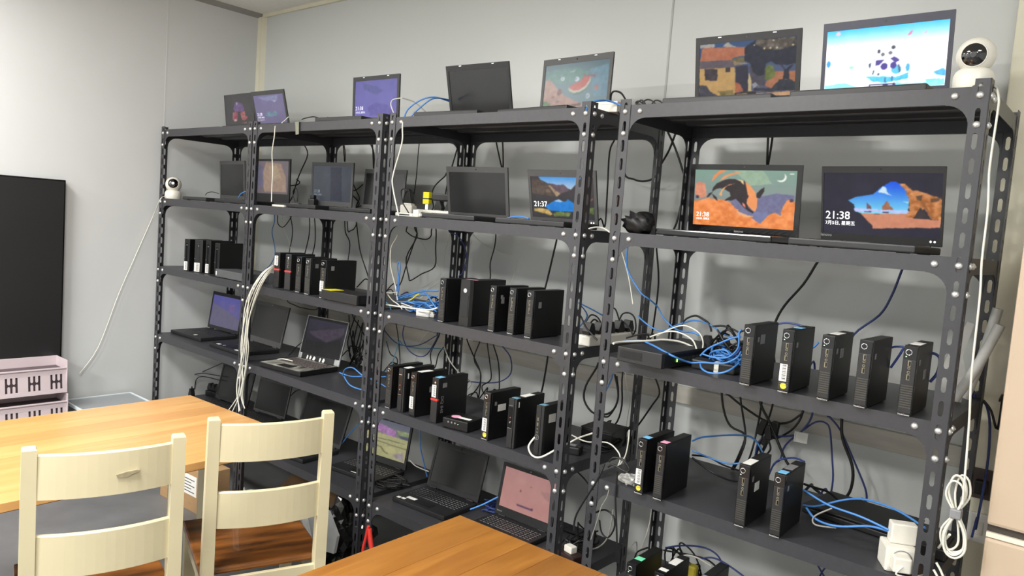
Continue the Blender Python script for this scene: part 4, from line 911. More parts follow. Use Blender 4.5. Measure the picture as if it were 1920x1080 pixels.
def power_strip(loc, rz, label, n, body, plug, L_, group=None, plugs=None, z0=0.0):
    t = thing('power_strip', label, 'power strip', loc, rz, group)
    RB(0, L_, -.027, .027, 0, .036, .006).build('body', body, t)
    for k in range(n):
        x = L_ * (k + .5) / n
        MB().cyl((x, 0, .0355), (x, 0, .0368), .018, 16).build('socket', body, t)
    for k in (plugs if plugs is not None else range(n)):
        x = L_ * (k + .5) / n
        m = MB(); m.prism([(x - .018, .037), (x + .018, .037), (x + .02, .05), (x + .008, .078), (x - .008, .078), (x - .02, .05)], 'y', -.014, .014)
        p = m.mesh('plug', plug); o = link('plug', p, t)
    return t
power_strip((.955, .10, LV[3]), math.radians(88), 'white power strip with black plugs at the right end of third unit', 5, WHITEP, BLK, .30)
power_strip((-2.03, .345, LV[5]), math.radians(6), 'black power strip full of plugs on lowest shelf of leftmost unit', 5, BLK, BLK, .20)
power_strip((1.285, .30, LV[3]), math.radians(4), 'cream power strip with black plugs behind the router cables', 4, WHITEP, BLK, .24, plugs=(0, 1, 2))
power_strip((-.135, .26, LV[2]), math.radians(12), 'white power strip with adapters beside the third unit left post', 4, WHITEP, BLK, .23, plugs=(2, 3))
def small(name, label, cat, loc, rz, parts, group=None):
    t = thing(name, label, cat, loc, rz, group)
    for nm, m, a, r in parts: RB(*a, r).build(nm, m, t)
    return t
t = thing('plug', 'loose black plug left of the black power strip, lowest shelf', 'plug', (-2.045, .24, LV[5]), 0)
MB().prism([(-.02, 0), (.02, 0), (.018, .018), (.006, .05), (-.006, .05), (-.018, .018)], 'y', -.012, .012).build('body', BLK, t); MB().cyl((0, 0, .05), (0, 0, .062), .004, 8).build('strain_relief', BLK, t)
small('white_box', 'small white box behind the black power strip', 'box', (-1.97, .43, LV[5]), .1, [('body', WHITEP, (-.04, .05, -.02, .02, 0, .10), .003)])
small('yellow_plug', 'bright yellow plug with black band beside the blank grey-rimmed laptop', 'plug', (-.118, .33, LV[2] + .062), .2, [('body', YELB, (-.017, .017, -.013, .013, 0, .055), .004), ('band', BLK, (-.0175, .0175, -.0135, .0135, .022, .028), .001), ('pins', CHROME, (-.008, .008, -.003, .003, -.024, .002), .001)])
small('adapter', 'black adapter brick lying on the white power strip, second shelf', 'adapter', (-.02, .33, LV[2] + .079), .2, [('body', BLK, (-.045, .05, -.02, .02, 0, .032), .006)])
small('white_adapter', 'blocky white adapter left of the black brick on the second shelf', 'adapter', (-.085, .19, LV[2]), .3, [('body', WHITEP, (-.03, .03, -.022, .022, 0, .05), .006), ('cap', WHITEP, (-.022, .022, -.016, .016, .05, .058), .003)])
small('usb_hub', 'thin white hub at the front edge beside the third unit left post', 'hub', (.055, .055, LV[2]), .1, [('body', WHITEP, (-.05, .06, -.012, .012, 0, .014), .003), ('port_slot', BLK, (-.035, .03, -.0124, -.011, .004, .009), .0005)])
small('white_clip', 'small white block right of the white hub on the second shelf', 'adapter', (.13, .05, LV[2]), -.2, [('body', WHITEP, (-.018, .022, -.012, .012, 0, .03), .004), ('cord_end', WHITEP, (.022, .03, -.005, .005, .004, .016), .002)])
small('flat_white_charger', 'flat white charger right of the amber-screen laptop', 'adapter', (-.99, .10, LV[2]), .1, [('body', WHITEP, (-.01, .085, -.012, .012, 0, .011), .003), ('pin_cap', GREYP, (.085, .092, -.005, .005, .002, .009), .001)])
small('black_plug_adapter', 'black plug adapter right of the amber-screen laptop', 'adapter', (-.955, .30, LV[2]), .3, [('body', BLK, (-.02, .02, -.018, .018, 0, .055), .006), ('plug_head', BLK, (-.012, .012, -.012, .012, .055, .075), .004)])
small('black_lump_adapter', 'black adapter right of the amber-screen laptop, lying flat before the dim one', 'adapter', (-.90, .16, LV[2]), .5, [('body', BLK, (-.028, .028, -.016, .016, 0, .026), .006), ('cord_end', BLK, (.028, .04, -.005, .005, .006, .018), .002)])
small('white_box', 'bright white box at the right end of third unit top shelf', 'box', (.93, .135, LV[1]), .05, [('body', WHITEP, (-.03, .075, -.03, .03, 0, .036), .003), ('lid_line', GREYP, (-.0305, .0755, -.0305, .0305, .026, .0268), .0003)])
small('white_adapter', 'small white adapter on the blue cable heap', 'adapter', (.155, .10, LV[3]), .15, [('body', WHITEP, (-.035, .035, -.012, .012, 0, .02), .004), ('tail', WHITEP, (.035, .05, -.005, .005, .005, .015), .002)])
small('grey_plug', 'pale grey plug in front of the small white adapter on blue heap', 'plug', (.20, .055, LV[3]), .35, [('body', mat('pale grey plastic', (190, 190, 186), .5, noise=.05, scale=40), (-.03, .03, -.012, .012, 0, .018), .006), ('head', mat('pale grey plastic', (190, 190, 186)), (.03, .05, -.009, .009, .002, .015), .003)])
small('paper_tag', 'small cream paper tag on the dark blue cable above fourth shelf', 'tag', (1.57, .552, .955), .1, [('sheet', PAPER, (-.022, .022, -.001, .001, -.018, .018), .0004), ('fold', PAPER, (-.022, -.018, -.003, .001, -.018, .018), .0004)])
small('yellow_adapter', 'yellow plug between rear cords of the lowest shelf, rightmost unit', 'plug', (1.33, .30, LV[5] + .06), .2, [('body', YELLOW, (-.035, .03, -.015, .015, 0, .05), .008), ('cap', YELLOW, (-.02, .02, -.01, .01, -.06, .0), .004)])
small('white_strip', 'white socket strip behind the lowest mini computers', 'power strip', (1.40, .30, LV[5]), .05, [('body', WHITEP, (.0, .22, -.025, .025, 0, .035), .006), ('socket_plate', GREYP, (.01, .21, -.015, .015, .0348, .0364), .0005)])

# white cube adapter with two chargers plugged in
t = thing('cube_adapter', 'white cube socket with a charger plugged in front, fourth shelf right corner', 'adapter', (2.0, .068, LV[4]), math.radians(28))
RB(-.037, .037, -.037, .037, 0, .064, .006).build('body', WHITEP, t)
MB().ring((0, -.0375, .034), (0, 1, 0), .024, .0012, 24, 5).build('socket_ring', GREYP, t); MB().cyl((.0372, 0, .032), (.046, 0, .032), .019, 18, .012).cyl((.046, 0, .032), (.056, 0, .032), .008, 12).build('side_plug', WHITEP, t)
RB(-.026, .016, -.068, -.037, .012, .050, .004).build('front_charger', WHITEP, t); MB().tube([(-.005, -.068, .03), (-.02, -.075, .012), (.01, -.07, .006), (.05, -.045, .008), (.07, -.03, .012)], .0025).build('charger_cord', CW['w'], t)
t = thing('white_charger', 'upright white charger plugged into the top of the cube socket', 'adapter', (2.004, .078, LV[4] + .0645), math.radians(28))
RB(-.031, .031, -.017, .017, 0, .052, .004).build('body', WHITEP, t); MB().cyl((.031, 0, .008), (.044, 0, .006), .0045, 10).build('cord_end', WHITEP, t)

# security cameras
def sec_cam(loc, rz, s, label, look):
    t = thing('security_camera', label, 'camera', loc, rz, 'white ball cameras')
    b = MB(); b.lathe((0, 0, 0), [(.040 * s, 0), (.042 * s, .004 * s), (.042 * s, .030 * s), (.038 * s, .040 * s), (.031 * s, .046 * s), (.001, .047 * s)], 32); b.build('base', WHITEP, t)
    c = Vector((0, 0, .078 * s)); r = .041 * s
    h = MB(); prof = [(r * math.sin(a), -r * math.cos(a)) for a in [PI * k / 18 for k in range(1, 18)]]; h.lathe(c, prof, 32); h.build('head', WHITEP, t)
    d = Vector(look).normalized(); q = d.to_track_quat('Z', 'Y').to_matrix()
    f = MB(); f.lathe(c, [(r * math.sin(a) * 1.004, r * math.cos(a) * 1.012) for a in [.68 - .68 * k / 8 for k in range(8)]] + [(.0004, r * 1.013)], 28, q); fo = f.build('lens_cover', LENS, t, 'round black glossy face')
    k = MB(); k.lathe(c, [(.008 * s, r * 1.012), (.008 * s, r * 1.04), (.006 * s, r * 1.045), (.0005, r * 1.035)], 18, q); k.build('lens', LENS, fo)
    MB().ring(c + d * r * .79, d, r * .64, .0011 * s, 28, 5).build('face_rim', WHITEP, t)
    return t
sec_cam((2.043, .045, LV[1]), 0, 1.02, 'big white ball camera on the top shelf right corner', (.03, -.98, -.13))
sec_cam((-1.987, .05, LV[2]), 0, 1.08, 'small white ball camera at the left end of second shelf', (.84, -.48, .16))

# tape flap, pouch, coil, bag, rolls
t = thing('tape', 'grey green tape strip folded over the top shelf edge', 'tape', (-.675, -.002, LV[1]), 0)
MB().prism([(-.014, .001), (.016, .001), (.020, -.055), (-.004, -.058)], 'y', -.0028, -.0006).build('flap', TAPE, t); B(-.014, .016, -.002, .03, .0002, .0016).build('strip', TAPE, t)
m = MB(); bm = bmesh.new(); bmesh.ops.create_icosphere(bm, subdivisions=3, radius=1)
for v in bm.verts:
    n = 1 + .28 * math.sin(v.co.x * 7 + v.co.z * 5) * math.cos(v.co.y * 6 - v.co.x * 3) + .12 * math.sin(v.co.z * 13 + v.co.x * 9); v.co = Vector((v.co.x * .048 * n, v.co.y * .035 * n, max(v.co.z * .036 * n + .030, 0)))
m.bm(bm, None, True); o = m.build('pouch', POUCH); o.location = (1.172, .035, LV[2]); tag(o, 'crumpled black pouch at the left post of rightmost unit', 'bag')
t = thing('cord_coil', 'tied black cord coil standing behind the third unit left post', 'cable', (-.215, .30, LV[2]), .3)
m = MB()
for k in range(4):
    a = .020 + .004 * k; m.tube([(-a * .6, .006 * k - .01, .0), (-a, .006 * k - .01, .05), (-a * .7, .006 * k - .01, .10), (0, .006 * k - .01, .125), (a * .7, .006 * k - .01, .10), (a, .006 * k - .01, .05), (a * .5, .006 * k - .01, .0)], .0032)
m.build('loops', CW['k'], t); RB(-.022, .022, -.016, .014, .028, .042, .004).build('tie', WHITEP, t, 'white tie')
m = MB(); bm = bmesh.new(); bmesh.ops.create_icosphere(bm, subdivisions=3, radius=1); rs = random.Random(4)
for v in bm.verts:
    n = 1 + rs.uniform(-.18, .18); v.co = Vector((v.co.x * .034 * n, v.co.y * .03 * n, max(0, v.co.z * .018 * n + .014)))
m.bm(bm); o = m.build('plastic_bag', BAGCLEAR); o.location = (1.215, .05, LV[4]); tag(o, 'crumpled clear plastic bag at left end of fourth shelf', 'bag')
for i, (p0, p1, r, lb) in enumerate((((2.045, .30, LV[3] + .014), (2.128, .30, 1.436), .013, 'front one of two milky foam tubes leaning out of the rightmost unit'), ((2.062, .35, LV[3] + .016), (2.112, .352, 1.475), .013, 'rear one of two milky foam tubes leaning out of the rightmost unit'))):
    m = MB(); m.tube([p0, Vector(p0).lerp(Vector(p1), .5) + Vector((.004, 0, -.004)), p1], r, 12); o = m.build('foam_tube', FOILM); tag(o, lb, 'foam')
t = thing('foam_sleeve', 'milky plastic sleeve standing behind the rightmost front post', 'bag', (2.03, .36, LV[3]), math.radians(20))
m = MB(); m.prism([(-.035, 0), (.022, 0), (.03, .06), (.012, .13), (.03, .22), (.012, .225), (-.02, .14), (-.04, .07)], 'y', -.008, .006); m.build('sleeve', FOILM, t)
B(-.03, .018, -.0085, -.007, .012, .05).build('seal', FOILM, t)

# white coil at the end of camera cord
t = thing('cord_coil', 'bundled white cord coil hanging beside the rightmost unit', 'cable', (2.128, -.012, 1.005), 0)
m = MB(); rs = random.Random(2)
for k in range(5):
    a = .012 + .006 * rs.random(); yy = -.008 + .004 * k; lo_ = -.082 - .024 * rs.random(); hi = .075 + .022 * rs.random(); sh = rs.uniform(-.007, .007)
    m.tube([(0, yy, 0), (-a + sh, yy, hi * .5), (-a * .7 + sh, yy, hi * .92), (sh, yy, hi), (a * .8 + sh, yy, hi * .85), (a + sh, yy, hi * .45), (0, yy, 0), (-a * 1.3 - sh, yy, lo_ * .5), (-a - sh, yy, lo_ * .9), (a * .2 - sh, yy, lo_), (a * 1.2 - sh, yy, lo_ * .8), (a - sh, yy, lo_ * .4), (0, yy, 0)], .0026, 6, 4)
m.build('loops', CW['w'], t); RB(-.012, .012, -.014, .014, -.012, .012, .004).build('tie', GREYP, t)

# ------------------------------------------------------------------ tables
OAK = wood_mat('honey butcher block', (224, 178, 116), (206, 154, 92), (188, 132, 76), .3)
WAL = wood_mat('amber butcher block', (170, 116, 52), (146, 94, 38), (92, 58, 24), .28)
EDGE = mat('dark table edge', (120, 82, 44), .4, noise=.25, scale=12)
def table(label, corner, rz, W, Lg, m, nst, legs):
    t = thing('dining_table', label, 'table', (corner[0], corner[1], 0), rz, 'wooden butcher block tables')
    x = 0
    ws = [W / nst * (1 + .25 * math.sin(k * 2.3 + nst)) for k in range(nst)]; sc = W / sum(ws)
    for k in range(nst):
        w_ = ws[k] * sc; RB(x + .0002, x + w_ - .0002, -Lg, 0, .724, .75, .0011).build('stave', m, t); x += w_
    B(.004, W - .004, -Lg + .004, -.004, .7215, .7239).build('underside', EDGE, t)
    for lx, ly in legs: RB(lx - .024, lx + .024, ly - .024, ly + .024, 0, .722, .004).build('leg', CREAM, t)
    xs = [l[0] for l in legs]; ys = [l[1] for l in legs]
    for ly in (min(ys), max(ys)): RB(min(xs) + .024, max(xs) - .024, ly - .01, ly + .01, .655, .7214, .002).build('apron', CREAM, t)
    for lx in (min(xs), max(xs)): RB(lx - .01, lx + .01, min(ys) + .024, max(ys) - .024, .655, .7214, .002).build('apron', CREAM, t)
    return t
table('honey coloured wooden table at the left, behind the two cream chairs', (-.735, -.432), math.radians(2.0), .835, 1.42, OAK, 8, [(.225, -.17), (.455, -.17), (.225, -1.25), (.455, -1.25)])
table('darker amber wooden table at the bottom, right of the cream chairs', (.967, -.470), math.radians(1.6), .835, 1.30, WAL, 7, [(.08, -.1), (.75, -.1), (.08, -1.2), (.75, -1.2)])

# ------------------------------------------------------------------ chairs (local: +X across the back, +Y towards the sitter's front)
def chair(label, loc, rz):
    t = thing('dining_chair', label, 'chair', loc, rz, 'cream ladder back chairs')
    for sx in (-1, 1):
        m = MB(); c = sx * .176; prof = []
        for z, y0, wx, wy in ((0, -.03, .026, .03), (.25, -.012, .032, .036), (.45, .0, .036, .040), (.70, -.006, .035, .034), (.944, -.014, .034, .030), (.95, -.014, .028, .024)):
            prof.append([(c - wx / 2, y0 - wy / 2, z), (c + wx / 2, y0 - wy / 2, z), (c + wx / 2, y0 + wy / 2, z), (c - wx / 2, y0 + wy / 2, z)])
        vs = [p for r in prof for p in r]; fs = [(0, 3, 2, 1), (20, 21, 22, 23)] + [(r * 4 + i, r * 4 + (i + 1) % 4, r * 4 + 4 + (i + 1) % 4, r * 4 + 4 + i) for r in range(5) for i in range(4)]
        m.add(vs, fs); m.build('back_post', CREAM, t)
        m = MB(); c = sx * .172; m.add([(c - .016, .385, 0), (c + .016, .385, 0), (c + .016, .417, 0), (c - .016, .417, 0), (c - .02, .375, .428), (c + .02, .375, .428), (c + .02, .417, .428), (c - .02, .417, .428)], [(0, 3, 2, 1), (4, 5, 6, 7), (0, 1, 5, 4), (1, 2, 6, 5), (2, 3, 7, 6), (3, 0, 4, 7)]); m.build('front_leg', CREAM, t)
        RB(sx * .172 - .008, sx * .172 + .008, .018, .378, .36, .428, .002).build('side_apron', CREAM, t)
        RB(sx * .172 - .008, sx * .172 + .008, .0, .388, .18, .205, .003).build('stretcher', CREAM, t)
    for nm, z0, z1, yb in (('top_rail', .812, .930, -.012), ('middle_rail', .598, .714, -.004)):
        m = MB(); n = 14; vs = []
        for i in range(n + 1):
            s = i / n; x = -.166 + .332 * s; bow = -.030 * (1 - (2 * s - 1) ** 2); cr_ = .0
            for (y, z) in ((-.009, z0), (.009, z0), (.009, z1 - .003), (.004, z1), (-.006, z1), (-.009, z1 - .003)): vs.append((x, yb + y + bow, z + cr_))
        fs = [tuple(range(6)), tuple(range(n * 6, n * 6 + 6))[::-1]] + [(i * 6 + j, (i + 1) * 6 + j, (i + 1) * 6 + (j + 1) % 6, i * 6 + (j + 1) % 6) for i in range(n) for j in range(6)]
        m.add(vs, fs); o = m.build(nm, CREAM, t)
        if nm == 'top_rail' and label.startswith('cream chair with a grey scuff'):
            k = MB(); k.prism([(.018, .866), (.045, .872), (.075, .874), (.070, .868), (.052, .862), (.048, .857), (.022, .858)], 'y', yb - .0415, yb - .034); k.build('scuff_mark', SCUFF, o, 'grey scuff mark')
    RB(-.165, .165, -.008, .008, .36, .428, .002).build('rear_apron', CREAM, t); RB(-.152, .152, .392, .408, .36, .428, .002).build('front_apron', CREAM, t)
    m = MB(); m.rbox(-.195, .195, .022, .445, .430, .453, .007); m.build('seat', SEATM, t, 'glossy brown wooden seat')
    return t
# fronts face left (world -X); across-back axis runs away from the camera
def chair_at(label, a, b):
    a = Vector(a); b = Vector(b); d = (b - a).normalized(); c = (a + b) / 2; th = math.atan2(d.y, d.x)
    n = Vector((-d.y, d.x)); c2 = c + n * .014     # post top sits .014 behind the seat line
    return chair(label, (c2.x, c2.y, 0), th)
chair_at('cream chair with a grey scuff on its top rail, nearest the camera at the left', (.3176, -1.3672), (.4043, -1.0504))
chair_at('cream chair with glossy brown seat, standing right of the scuffed one', (.3025, -.8793), (.4175, -.548))

# ------------------------------------------------------------------ left wall
t = thing('television', 'large black switched off television on the left wall', 'television', (-2.10, -1.326, .69), math.radians(90))
RB(-.836, .836, -.02, .022, 0, .97, .004).build('body', TVB, t); B(-.828, .828, -.0212, -.019, .012, .962).build('screen', mat('tv panel', (38, 38, 39), .32, noise=.1, scale=2), t, 'dark glossy screen')
B(-.836, .836, -.0216, -.0195, .0, .008).build('lower_bezel', BLK, t); B(-.3, .3, .021, .030, .3, .7).build('wall_mount', BLK, t)
def basket(loc, rz, W, D, H, label):
    t = thing('storage_basket', label, 'basket', loc, rz, 'pale pink stacking baskets')
    # front panel with H shaped slots, leaning back at the top
    xs = [-W / 2]; cells = []
    m = MB(); zl, z1, z2, z3 = .0, H * .18, H * .78, H
    n = 6; pitch = W / n; lean = Matrix.Rotation(math.radians(-7), 4, 'X')
    m.rbox(-W / 2, W / 2, -.004, .0, 0, z1, .001, lean); m.rbox(-W / 2, W / 2, -.004, .0, z2, z3, .001, lean); m.rbox(-W / 2, W / 2, -.014, .0, z3, z3 + .008, .002, lean)
    for k in range(n):
        xc = -W / 2 + (k + .5) * pitch; sw = .011; g = .023
        edges = [xc - pitch / 2, xc - g - sw / 2, xc - g + sw / 2, xc - sw / 2, xc + sw / 2, xc + g - sw / 2, xc + g + sw / 2, xc + pitch / 2]
        m.box(edges[0], edges[1], -.004, 0, z1, z2, lean); m.box(edges[6], edges[7], -.004, 0, z1, z2, lean)
        zm = (z1 + z2) / 2
        for a, b in ((edges[2], edges[3]), (edges[4], edges[5])):
            m.prism([(a, z1), (b, z1), (b, zm - .010), ((a + b) / 2 + .002, zm - .005), ((a + b) / 2 - .002, zm - .005), (a, zm - .010)], 'y', -.004, 0)
            m.prism([(a, zm + .010), ((a + b) / 2 - .002, zm + .005), ((a + b) / 2 + .002, zm + .005), (b, zm + .010), (b, z2), (a, z2)], 'y', -.004, 0)
            for i in range(len(m.v) - 24, len(m.v)): m.v[i] = tuple(lean @ Vector(m.v[i]))
    m.build('front_panel', PINKPL, t, 'slotted front panel')
    RB(-W / 2, -W / 2 + .004, .0, D, 0, H * 1.35, .001).build('side_panel', PINKPL, t); RB(W / 2 - .004, W / 2, .0, D, 0, H * 1.35, .001).build('side_panel', PINKPL, t)
    RB(-W / 2 + .004, W / 2 - .004, D - .004, D, 0, H * 1.35, .001).build('back_panel', PINKPL, t); RB(-W / 2 + .004, W / 2 - .004, .002, D - .004, .0, .004, .001).build('bottom', PINKPL, t)
    RB(-W / 2 + .006, W / 2 - .006, .022, D - .006, .006, H * .95, .002).build('shade_fill', mat('brown grey liner', (96, 82, 88), .8, noise=.15, scale=20), t, 'painted interior shade behind the slots')  # dark block added to put the basket's inner shade into colour behind the slots
    return t
BW = .62; BH = .128
for i, z in enumerate((0.0, .178, .356, .534)):
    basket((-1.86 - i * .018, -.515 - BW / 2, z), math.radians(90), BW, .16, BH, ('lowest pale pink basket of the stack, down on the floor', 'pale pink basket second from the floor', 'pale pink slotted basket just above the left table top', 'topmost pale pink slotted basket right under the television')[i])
t = thing('plastic_bin', 'clear plastic bin with white rimmed lid behind the left table', 'bin', (-1.96, -.29, 0), math.radians(90))
m = MB(); a, b, h_ = .17, .12, .44
for q in ((-a, a, -b, -b + .003, 0, h_), (-a, a, b - .003, b, 0, h_), (-a, -a + .003, -b, b, 0, h_), (a - .003, a, -b, b, 0, h_), (-a, a, -b, b, 0, .003)): m.box(*q)
m.build('body', CLEARP, t)
RB(-a - .012, a + .012, -b - .012, b + .012, h_, h_ + .004, .001).build('lid', CLEARP, t)
m = MB()
for q in ((-a - .014, a + .014, -b - .014, -b - .004, h_ - .008, h_ + .010), (-a - .014, a + .014, b + .004, b + .014, h_ - .008, h_ + .010), (-a - .014, -a - .004, -b - .004, b + .004, h_ - .008, h_ + .010), (a + .004, a + .014, -b - .004, b + .004, h_ - .008, h_ + .010)): m.rbox(*q, .003)
m.build('lid_rim', mat('frosted white rim', (214, 224, 228), .35, noise=.04, scale=30), t, 'frosted white lid rim')

# ------------------------------------------------------------------ floor stuff under the shelves
t = thing('cardboard_box', 'brown cardboard box with white shipping label on the floor behind the table', 'box', (-1.12, -.15, 0), math.radians(3))
RB(-.42, 0, 0, .15, 0, .225, .003).build('carton', CARD, t); B(-.42, 0, .06, .08, .2252, .2262).build('tape_band', mat('brown tape', (186, 156, 112), .3, noise=.06, scale=30), t)
lb = B(-.30, -.06, -.0012, .0002, .085, .19).build('shipping_label', PAPER, t, 'white shipping label')
k = MB()
for i in range(9): k.box(-.285 + i * .008, -.281 + i * .008 + (i % 3) * .001, -.0018, -.0011, .10, .15)
for i in range(5): k.box(-.19, -.08 - (i % 2) * .03, -.0018, -.0011, .10 + i * .016, .104 + i * .016)
k.build('printed_lines', INK, lb, kind='stuff')
t = thing('cardboard_sheet', 'dark brown flattened carton on the floor under the second unit', 'cardboard', (-.85, .20, 0), .12)
RB(-.34, .30, -.16, .18, 0, .012, .002).build('sheet', CARDD, t); MB().add([(-.34, .18, .012), (.30, .18, .012), (.28, .30, .10), (-.30, .30, .12), (-.34, .184, .012), (.30, .184, .012), (.28, .304, .10), (-.30, .304, .12)], [(0, 1, 2, 3), (7, 6, 5, 4), (0, 3, 7, 4), (1, 5, 6, 2), (2, 6, 7, 3)]).build('raised_flap', CARDD, t)
def crumple(name, m, c, size, label, cat, seed, sub=4, amp=.3):
    bm = bmesh.new(); bmesh.ops.create_icosphere(bm, subdivisions=sub, radius=1); rs = random.Random(seed); ph = [rs.uniform(0, 6) for _ in range(6)]
    for v in bm.verts:
        q = v.co; n = 1 + amp * (math.sin(q.x * 4 + ph[0]) * math.sin(q.z * 5 + ph[1]) + .6 * math.sin(q.y * 9 + q.x * 6 + ph[2]) + .35 * abs(math.sin(q.z * 15 + q.y * 8 + ph[3])) - .2)
        v.co = Vector((q.x * size[0] * n, q.y * size[1] * n, max(0.0, (q.z * n + .92) * size[2])))
    mm = MB(); mm.bm(bm, None, False); o = mm.build(name, m); o.location = c; return tag(o, label, cat)
crumple('courier_bag', BAGK, (-.24, .05, 0), (.14, .13, .15), 'shiny black courier bag under the second unit, beside its right post', 'bag', 3)
t = thing('courier_bag', 'grey white courier bag propped against the black bag', 'bag', (-.19, -.02, .0), .1)
m = MB(); m.prism([(-.10, .14), (.10, .16), (.115, .24), (.05, .33), (-.11, .335), (-.125, .24)], 'y', -.10, -.085); m.build('sheet', mat('grey white poly', (170, 172, 172), .4, noise=.1, scale=20, bump=.4, bscale=30), t)
m = MB(); m.prism([(-.125, .335), (-.10, .335), (-.03, .17), (-.06, .165)], 'y', -.112, -.10); m.build('folded_edge', BAGW, t, 'white folded edge')
t = thing('plastic_sheet', 'white plastic wrapping on the floor below the black courier bag', 'bag', (-.19, -.12, 0), .3)
m = MB(); m.prism([(-.13, .05), (-.05, -.04), (.03, -.05), (.10, .0), (.06, .06), (.0, .02), (-.05, .07)], 'z', 0, .02); m.build('sheet', BAGW, t); MB().prism([(.02, .0), (.09, .03), (.10, .12), (.08, .10)], 'z', .021, .05).build('torn_edge', BAGW, t)
crumple('plastic_wrap', BAGW, (-1.18, .12, 0), (.07, .05, .035), 'small white plastic wrap on the floor behind the right chair back', 'bag', 8, 3)
t = thing('pliers', 'red handled pliers standing at the foot of the third unit left post', 'pliers', (.045, -.03, 0), .1)
m = MB(); m.tube([(-.022, 0, .135), (-.028, 0, .19), (-.016, 0, .245), (-.004, 0, .30)], .0065, 8); m.build('handle', REDH, t, 'slim red handle')
m = MB(); m.tube([(.022, 0, .135), (.026, 0, .19), (.014, 0, .235), (.002, 0, .29)], .010, 8); m.build('handle', REDH, t, 'thicker red handle')
m = MB(); m.prism([(-.026, .14), (.026, .14), (.02, .10), (.012, .0), (-.012, .0), (-.02, .10)], 'y', -.007, .007); m.build('jaw', mat('dark tool steel', (60, 60, 62), .35, .8, noise=.1, scale=60), t)

# ------------------------------------------------------------------ beige cabinet at the right edge
t = thing('tall_cabinet', 'tall beige enamel cabinet at the right edge of the room', 'cabinet', (2.185, .03, 0), 0)
RB(.004, .60, .03, .56, .02, 1.715, .006).build('carcass', BEIGE, t); RB(0, .604, 0, .029, .985, 1.718, .008).build('upper_door', BEIGE, t); RB(0, .604, 0, .029, .04, .955, .008).build('lower_door', BEIGE, t)
B(.002, .602, .002, .029, .9565, .968).build('handle_strip', BEIGEL, t, 'pale handle strip'); B(.002, .602, .010, .029, .969, .984).build('door_gap', mat('dark gap', (60, 52, 46), .6, noise=.1, scale=20), t, 'dark recess between doors')
for xx in (.03, .55):
    for yy in (.06, .50): MB().cyl((xx, yy, 0), (xx, yy, .021), .018, 10).build('foot', BLK, t)

# black wall plug behind the rightmost post
small('wall_socket', 'dark wall socket right of the rightmost unit, by the pilaster', 'socket', (2.10, .585, .93), 0, [('plate', mat('brown socket plate', (74, 60, 56), .5, noise=.1, scale=30), (-.03, .03, -.0, .015, -.04, .05), .004), ('plug', BLK, (-.016, .016, -.03, .0, -.02, .02), .004)])
small('wall_switch', 'pale switch plate under the dark wall socket', 'switch', (2.10, .59, .80), 0, [('plate', PAPER, (-.032, .032, -.0, .01, -.045, .045), .003), ('rocker', WHITEP, (-.015, .015, -.004, .0, -.02, .02), .001)])

# cluster of black plugs hanging in front of the wall, rightmost unit
t = thing('plug_cluster', 'cluster of black plugs where the cables meet above fourth shelf', 'plug', (1.46, .55, .96), 0)
for k, (dx, dz, a) in enumerate(((-.022, .0, .3), (.0, -.012, -.2), (.02, .004, .1), (-.008, -.04, .5))): RB(-.012, .012, -.01, .01, -.026, .026, .004, Matrix.Translation((dx, .006 * k - .01, dz)) @ Matrix.Rotation(a, 4, 'Y')).build('plug', BLK, t)
MB().tube([(-.02, 0, -.04), (-.03, 0, -.07), (-.01, 0, -.10), (.012, 0, -.07), (.0, 0, -.04)], .0035).tube([(.0, .004, -.04), (-.012, .004, -.08), (-.03, .004, -.105), (-.04, .004, -.09)], .0035).build('cord_end', CW['k'], t)

